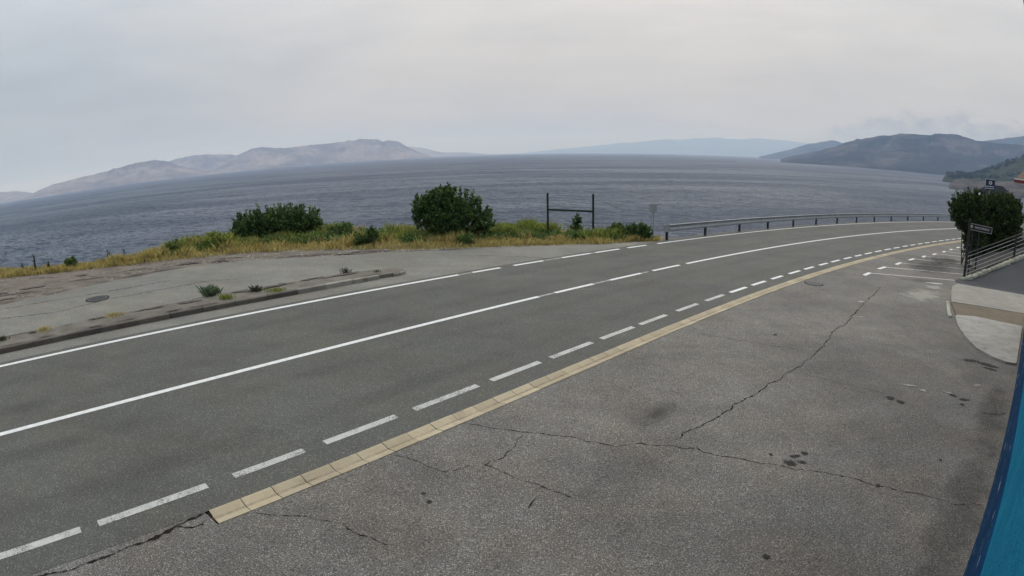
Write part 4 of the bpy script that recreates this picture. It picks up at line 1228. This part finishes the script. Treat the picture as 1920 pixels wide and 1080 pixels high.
# ------------------------------------------------------------------ black railing beside the ramp
r0 = Vector((21.32, 20.76, RZ(21.32, 20.76)))
fence = tag(empty('railing', r0), 'black steel railing with thin grey rails climbing along the dark ramp', 'railing')
fp = [(21.32, 20.76), (25.45, 21.01), (29.6, 21.26)]


def fpt(x, y, z):
    return Vector((x - r0.x, y - r0.y, RZ(x, y) + z - r0.z))


MB().box(fpt(*fp[0], 1.40), (0.095, 0.095, 3.0), None, 0.01).build('post', M['black'], fence)
for p in fp[1:]:
    MB().box(fpt(*p, 0.62), (0.10, 0.10, 1.36), None, 0.01).build('post', M['black'], fence)
for i in range(2):
    for z, r_, mt in [(1.27, 0.028, 'black'), (1.10, 0.013, 'rail_light'), (0.90, 0.013, 'rail_light'), (0.69, 0.013, 'rail_light'), (0.47, 0.013, 'rail_light'), (0.27, 0.013, 'rail_light')]:
        a = fpt(*fp[i], z); b_ = fpt(*fp[i + 1], z)
        dd = (b_ - a).normalized() * 0.05
        MB().tube(a + dd, b_ - dd, r_, r_, 8).build('rail', M[mt], fence)
for p in fp[:2]:
    MB().box(fpt(p[0] - 0.1, p[1] - 0.05, 0.04), (0.36, 0.34, 0.12), None, 0.03).build('footing', M['stone'], fence)

# soil bed added between railing and hedge, coloured dark for the shade there
bv, bf = [], []
for i in range(15):
    for j in range(7):
        u, v = i / 14, j / 6
        p = Vector((22.3, 21.04)).lerp(Vector((31.5, 21.55)), u).lerp(Vector((25.9, 25.2)).lerp(Vector((35.0, 24.6)), u), v)
        hump = 0.35 * math.sin(math.pi * min(1, v * 0.9 + 0.05)) * min(1.0, 4 * u + 0.1)
        bv.append((p.x, p.y, RZ(p.x, min(p.y, 21.4)) * (1 - v) + (PZ(p.x, p.y) + 0.25) * v + hump + 0.05 * fbm(p.x * 1.5, p.y * 1.5)))
for i in range(14):
    for j in range(6):
        k = i * 7 + j
        bf.append((k, k + 7, k + 8, k + 1))
tag(mesh_obj('shaded_bed', bv, bf, M['shaded_soil'], None, True), kind='structure')

# ------------------------------------------------------------------ lettered sign above the railing
def text_mesh(name, body, size, mat, parent, mw):
    cu = bpy.data.curves.new(name, 'FONT'); cu.body = body; cu.size = size; cu.align_x = 'CENTER'; cu.align_y = 'CENTER'; cu.extrude = 0.003
    cu.space_character = 1.22
    tmp = bpy.data.objects.new(name, cu); COL.objects.link(tmp)
    bpy.context.view_layer.update()
    me = bpy.data.meshes.new_from_object(tmp.evaluated_get(bpy.context.evaluated_depsgraph_get()))
    bpy.data.objects.remove(tmp)
    me.materials.clear(); me.materials.append(mat)
    o = link(bpy.data.objects.new(name, me), parent); o.matrix_local = mw
    return o


def ringmesh(mb, c, r0_, r1_, y, n=20, a0=0.0, a1=2 * math.pi):
    v = []; f = []
    for k in range(n + 1):
        a = a0 + (a1 - a0) * k / n
        v += [(c[0] + r0_ * math.cos(a), y, c[1] + r0_ * math.sin(a)), (c[0] + r1_ * math.cos(a), y, c[1] + r1_ * math.sin(a))]
    for k in range(n):
        f.append((2 * k, 2 * k + 1, 2 * k + 3, 2 * k + 2))
    mb.add(v, f)


sx_, sy_ = polar(46.85, 31.2)
zs = PZ(sx_, sy_)
hs = tag(empty('name_sign', (sx_, sy_, zs), -math.radians(46.85) - 0.12), 'long black sign with pale border and white lettering on dark posts', 'sign')
zc = CAM_H - 31.2 * math.tan(math.radians(4.83)) - zs
SW, SH = 1.30, 0.325
tilt = Matrix.Rotation(0.05, 3, 'Y')
MB().box((0, 0, zc), (SW, 0.03, SH), tilt).build('panel', M['sign_dark'], hs)
mb = MB()
for c_, s_ in [((0, -0.02, SH / 2 - 0.014), (SW, 0.012, 0.022)), ((0, -0.02, -SH / 2 + 0.014), (SW, 0.012, 0.022)), ((-SW / 2 + 0.012, -0.02, 0), (0.022, 0.012, SH - 0.05)), ((SW / 2 - 0.012, -0.02, 0), (0.022, 0.012, SH - 0.05))]:
    mb.box(tilt @ Vector(c_) + Vector((0, 0, zc)), s_, tilt)
mb.build('border', M['rail_light'], hs)
mb = MB(); ringmesh(mb, (0, 0), 0.055, 0.078, 0.0, 20, -0.5, math.pi + 0.5); mb.box((0, 0, -0.035), (0.11, 0.004, 0.018)); mb.box((0, 0, 0.012), (0.05, 0.004, 0.035))
lg = mb.build('emblem', M['sign_white'], hs); lg.location = tilt @ Vector((-0.50, -0.022, 0.0)) + Vector((0, 0, zc)); lg.rotation_euler = (0, 0.05, 0)
text_mesh('lettering', 'HACIENDA', 0.135, M['sign_white'], hs, Matrix.Translation(tilt @ Vector((0.10, -0.02, 0.0)) + Vector((0, 0, zc))) @ Matrix.Rotation(0.05, 4, 'Y') @ Matrix.Rotation(math.pi / 2, 4, 'X'))
for px in (-0.42, -0.06):
    MB().box((px, 0.06, zc / 2 - 0.1), (0.085, 0.085, zc + 0.3)).build('post', M['black'], hs)

# navy notice sign that rises out of the hedge
bx_, by_ = polar(47.5, 38.5); zb = PZ(bx_, by_)
bs = tag(empty('notice_sign', (bx_, by_, zb), -math.radians(47.5)), 'navy blue square sign with white ring and stripes above the hedge', 'sign')
zc2 = CAM_H - 38.5 * math.tan(math.radians(0.86)) - zb
MB().box((0, 0, zc2), (0.64, 0.03, 0.66)).build('panel', M['sign_navy'], bs)
mb = MB(); ringmesh(mb, (0.02, zc2 + 0.12), 0.06, 0.105, -0.018); mb.build('ring', M['sign_white'], bs)
MB().box((0, -0.018, zc2 - 0.10), (0.56, 0.006, 0.03)).build('stripe', M['sign_white'], bs)
MB().box((0, -0.018, zc2 - 0.22), (0.56, 0.006, 0.03)).build('stripe', M['sign_white'], bs)
MB().box((-0.309, -0.018, zc2), (0.018, 0.006, 0.64)).box((0, -0.018, zc2 + 0.32), (0.63, 0.006, 0.018)).build('border', M['sign_white'], bs)
MB().tube((0, 0.05, -0.2), (0, 0.05, zc2 + 0.3), 0.035).build('pole', M['galv'], bs)

# hedge shrubs behind the railing
def hshrub(az, d, lobes, tw, label, **kw):
    x, y = polar(az, d)
    return shrub('hedge_shrub', (x, y, PZ(x, y)), lobes, tw, 26, 0.13, M['leaf_hedge'], label, 'shrub', 'hedge shrubs behind the railing', rz=-math.radians(az), **kw)


hshrub(45.6, 35.5, [((-0.35, 0, 3.0), (0.85, 0.8, 0.85)), ((0.3, 0, 3.4), (0.75, 0.8, 0.75)), ((-0.1, 0, 2.5), (0.85, 0.8, 0.6)), ((0.4, 0, 2.2), (0.8, 0.7, 0.7)), ((0.5, 0, 1.2), (0.7, 0.7, 0.8))], 800, 'glossy dark green shrub at the left end of the hedge behind the lettered sign')
hshrub(47.9, 36.5, [((-0.4, 0, 3.3), (0.85, 0.8, 0.7)), ((0.3, 0, 3.2), (0.9, 0.8, 0.95)), ((0.0, 0, 2.4), (1.1, 0.9, 0.9)), ((0.2, 0, 1.4), (1.1, 0.9, 0.9)), ((0, 0, 0.6), (1.2, 0.8, 0.6))], 950, 'tall dark hedge shrub in the middle, below the navy sign')
hshrub(49.5, 37.0, [((0, 0, 3.5), (0.75, 0.8, 0.75)), ((0.1, 0, 2.7), (0.95, 0.9, 0.9)), ((-0.1, 0, 1.8), (0.95, 0.9, 0.9)), ((0.0, 0, 0.8), (1.1, 0.9, 0.8))], 850, 'dark hedge shrub at the right end next to the terrace railing')
fx_, fy_ = polar(46.45, 34.6)
fl_ = tag(empty('flower', (fx_, fy_, CAM_H - 34.6 * math.tan(math.radians(1.75)))), 'single white flower near the top of the hedge', 'flower')
fq = []
for k in range(7):
    a = 2 * math.pi * k / 7
    d3 = np.array([math.cos(a), -0.5, math.sin(a)]); w3 = np.array([-math.sin(a), 0, math.cos(a)])
    fq += [(0, 0, 0), tuple(d3 * 0.05 + w3 * 0.035), tuple(d3 * 0.10), tuple(d3 * 0.05 - w3 * 0.035)]
np_mesh('petal', np.array(fq), 4, M['white_trim'], fl_)

# ------------------------------------------------------------------ buildings
# terrace building at the right edge
tb_x, tb_y = polar(50.95, 43.0)
tb = tag(empty('terrace_building', (tb_x, tb_y, 1.2), -math.radians(50.75)), 'pale green building with red-edged tiled roof at the right edge behind the hedge', 'building')
MB().box((2.62, 2.0, 1.3), (5.2, 4.0, 2.9)).build('wall', M['green_wall'], tb)
mb = MB(); mb.add([(-0.75, -0.9, 3.15), (6, -0.9, 3.15), (6, 2.2, 4.3), (0.3, 2.2, 4.3), (-0.75, 4.9, 3.15), (6, 4.9, 3.15), (-0.75, -0.9, 3.05), (6, -0.9, 3.05), (6, 4.9, 3.05), (-0.75, 4.9, 3.05)], [(0, 1, 2, 3), (0, 3, 4), (4, 3, 2, 5), (6, 9, 8, 7), (0, 6, 7, 1), (4, 9, 6, 0)])
rf_ = mb.build('roof', M['tile_roof'], tb)
MB().box((2.65, -0.93, 3.02), (6.9, 0.05, 0.2)).build('fascia', M['red_roof'], rf_)
MB().box((2.65, -0.96, 3.16), (6.9, 0.05, 0.07)).build('eaves_trim', M['white_trim'], rf_)
wn = MB().box((1.6, -0.01, 1.6), (1.1, 0.04, 1.2)).build('window', M['white_trim'], tb)
MB().box((1.6, -0.035, 1.6), (0.95, 0.02, 1.05)).build('pane', M['glass'], wn)
MB().box((2.6, -1.2, -0.3), (6.4, 2.6, 0.3)).build('terrace_slab', M['apron_b'], tb)
MB().box((2.6, -1.1, -1.6), (6.2, 2.3, 2.3)).build('terrace_base', M['house_wall'], tb)
tr = tag(empty('terrace_railing', (tb_x, tb_y, 1.05), -math.radians(50.75)), 'dark terrace railing with pale horizontal rails at the right edge above the ramp', 'railing')
for z in (0.2, 0.45, 0.7, 0.95, 1.2):
    MB().tube((-0.55, -2.4, z), (5.7, -2.4, z), 0.024, 0.024, 6).build('rail', M['rail_light'], tr)
for x in (-0.55, 1.0, 2.55, 4.1, 5.65):
    MB().box((x, -2.4, 0.6), (0.08, 0.08, 1.35)).build('post', M['black'], tr)

hx_, hy_ = polar(48.0, 95.0)
hb = tag(empty('house', (hx_, hy_, -5.5), -math.radians(48.0)), 'house with dark hipped roof showing just above the hedge', 'house')
MB().box((0, 0, 3.2), (6.4, 6, 7.2)).build('wall', M['house_wall'], hb)
mb = MB(); mb.add([(-3.8, -3.6, 6.8), (3.8, -3.6, 6.8), (3.8, 3.6, 6.8), (-3.8, 3.6, 6.8), (-1.2, 0, 8.5), (1.2, 0, 8.5)], [(0, 1, 5, 4), (1, 2, 5), (2, 3, 4, 5), (3, 0, 4), (3, 2, 1, 0)])
mb.build('roof', M['slate_roof'], hb)
for x in (-1.7, 1.5):
    w_ = MB().box((x, -3.01, 5.3), (1.0, 0.06, 1.3)).build('window', M['white_trim'], hb)
    MB().box((x, -3.045, 5.3), (0.84, 0.03, 1.14)).build('pane', M['glass'], w_)

# building that carries the webcam: long blue wall running off to the right
bl = tag(empty('blue_building', (WB.x, WB.y, PZ(WB.x, WB.y)), math.atan2(WD.y, WD.x)), 'blue painted building wall with darker blue dado along the right edge', 'building')
x0_, x1_ = -14.0, 15.35


def wall_block(name, x0, x1, y0, y1, z0, z1, mat, parent):
    # sloped foot follows the falling ground
    def gzl(x):
        w = WB + WD * x
        return PZ(w.x, w.y) - PZ(WB.x, WB.y)
    v = []
    for x in (x0, x1):
        for y in (y0, y1):
            for k, z in enumerate((z0, z1)):
                v.append((x, y, z + (gzl(x) if z < 5 else 0)))
    f = [(0, 1, 3, 2), (4, 6, 7, 5), (0, 4, 5, 1), (2, 3, 7, 6), (1, 5, 7, 3), (0, 2, 6, 4)]
    return mesh_obj(name, v, f, mat, parent)


wall_block('wall', x0_, x1_ - 0.02, -8.0, -0.03, 1.705, 6.5, M['teal'], bl)
wall_block('dado', x0_ - 0.01, x1_, -8.01, 0.0, -0.3, 1.70, M['navy'], bl)
MB().box(((x0_ + x1_) / 2, -4.0, 6.62), (x1_ - x0_ + 0.6, 8.7, 0.22)).build('roof', M['slate_roof'], bl)

# ------------------------------------------------------------------ air
hz, ht, _b, _pp, ho = new_mat('sea_haze')
ht.nodes.remove(_b)
pv = nd(ht, 'ShaderNodeVolumePrincipled', ins={'Color': (0.47, 0.645, 1.0, 1), 'Density': 0.000118, 'Anisotropy': 0.0, 'Absorption Color': (1, 1, 1, 1)})
pv.inputs['Density Attribute'].default_value = ''
hz.cycles.homogeneous_volume = True
ht.links.new(pv.outputs[0], ho.inputs['Volume'])
HB = 26000
haze = MB().box((0, 0, (-50 + 720) / 2), (2 * HB, 2 * HB, 770)).build('haze', hz)
haze.location.z = 0
tag(haze, 'pale haze lying over the sea and the mountains', 'haze', kind='stuff')
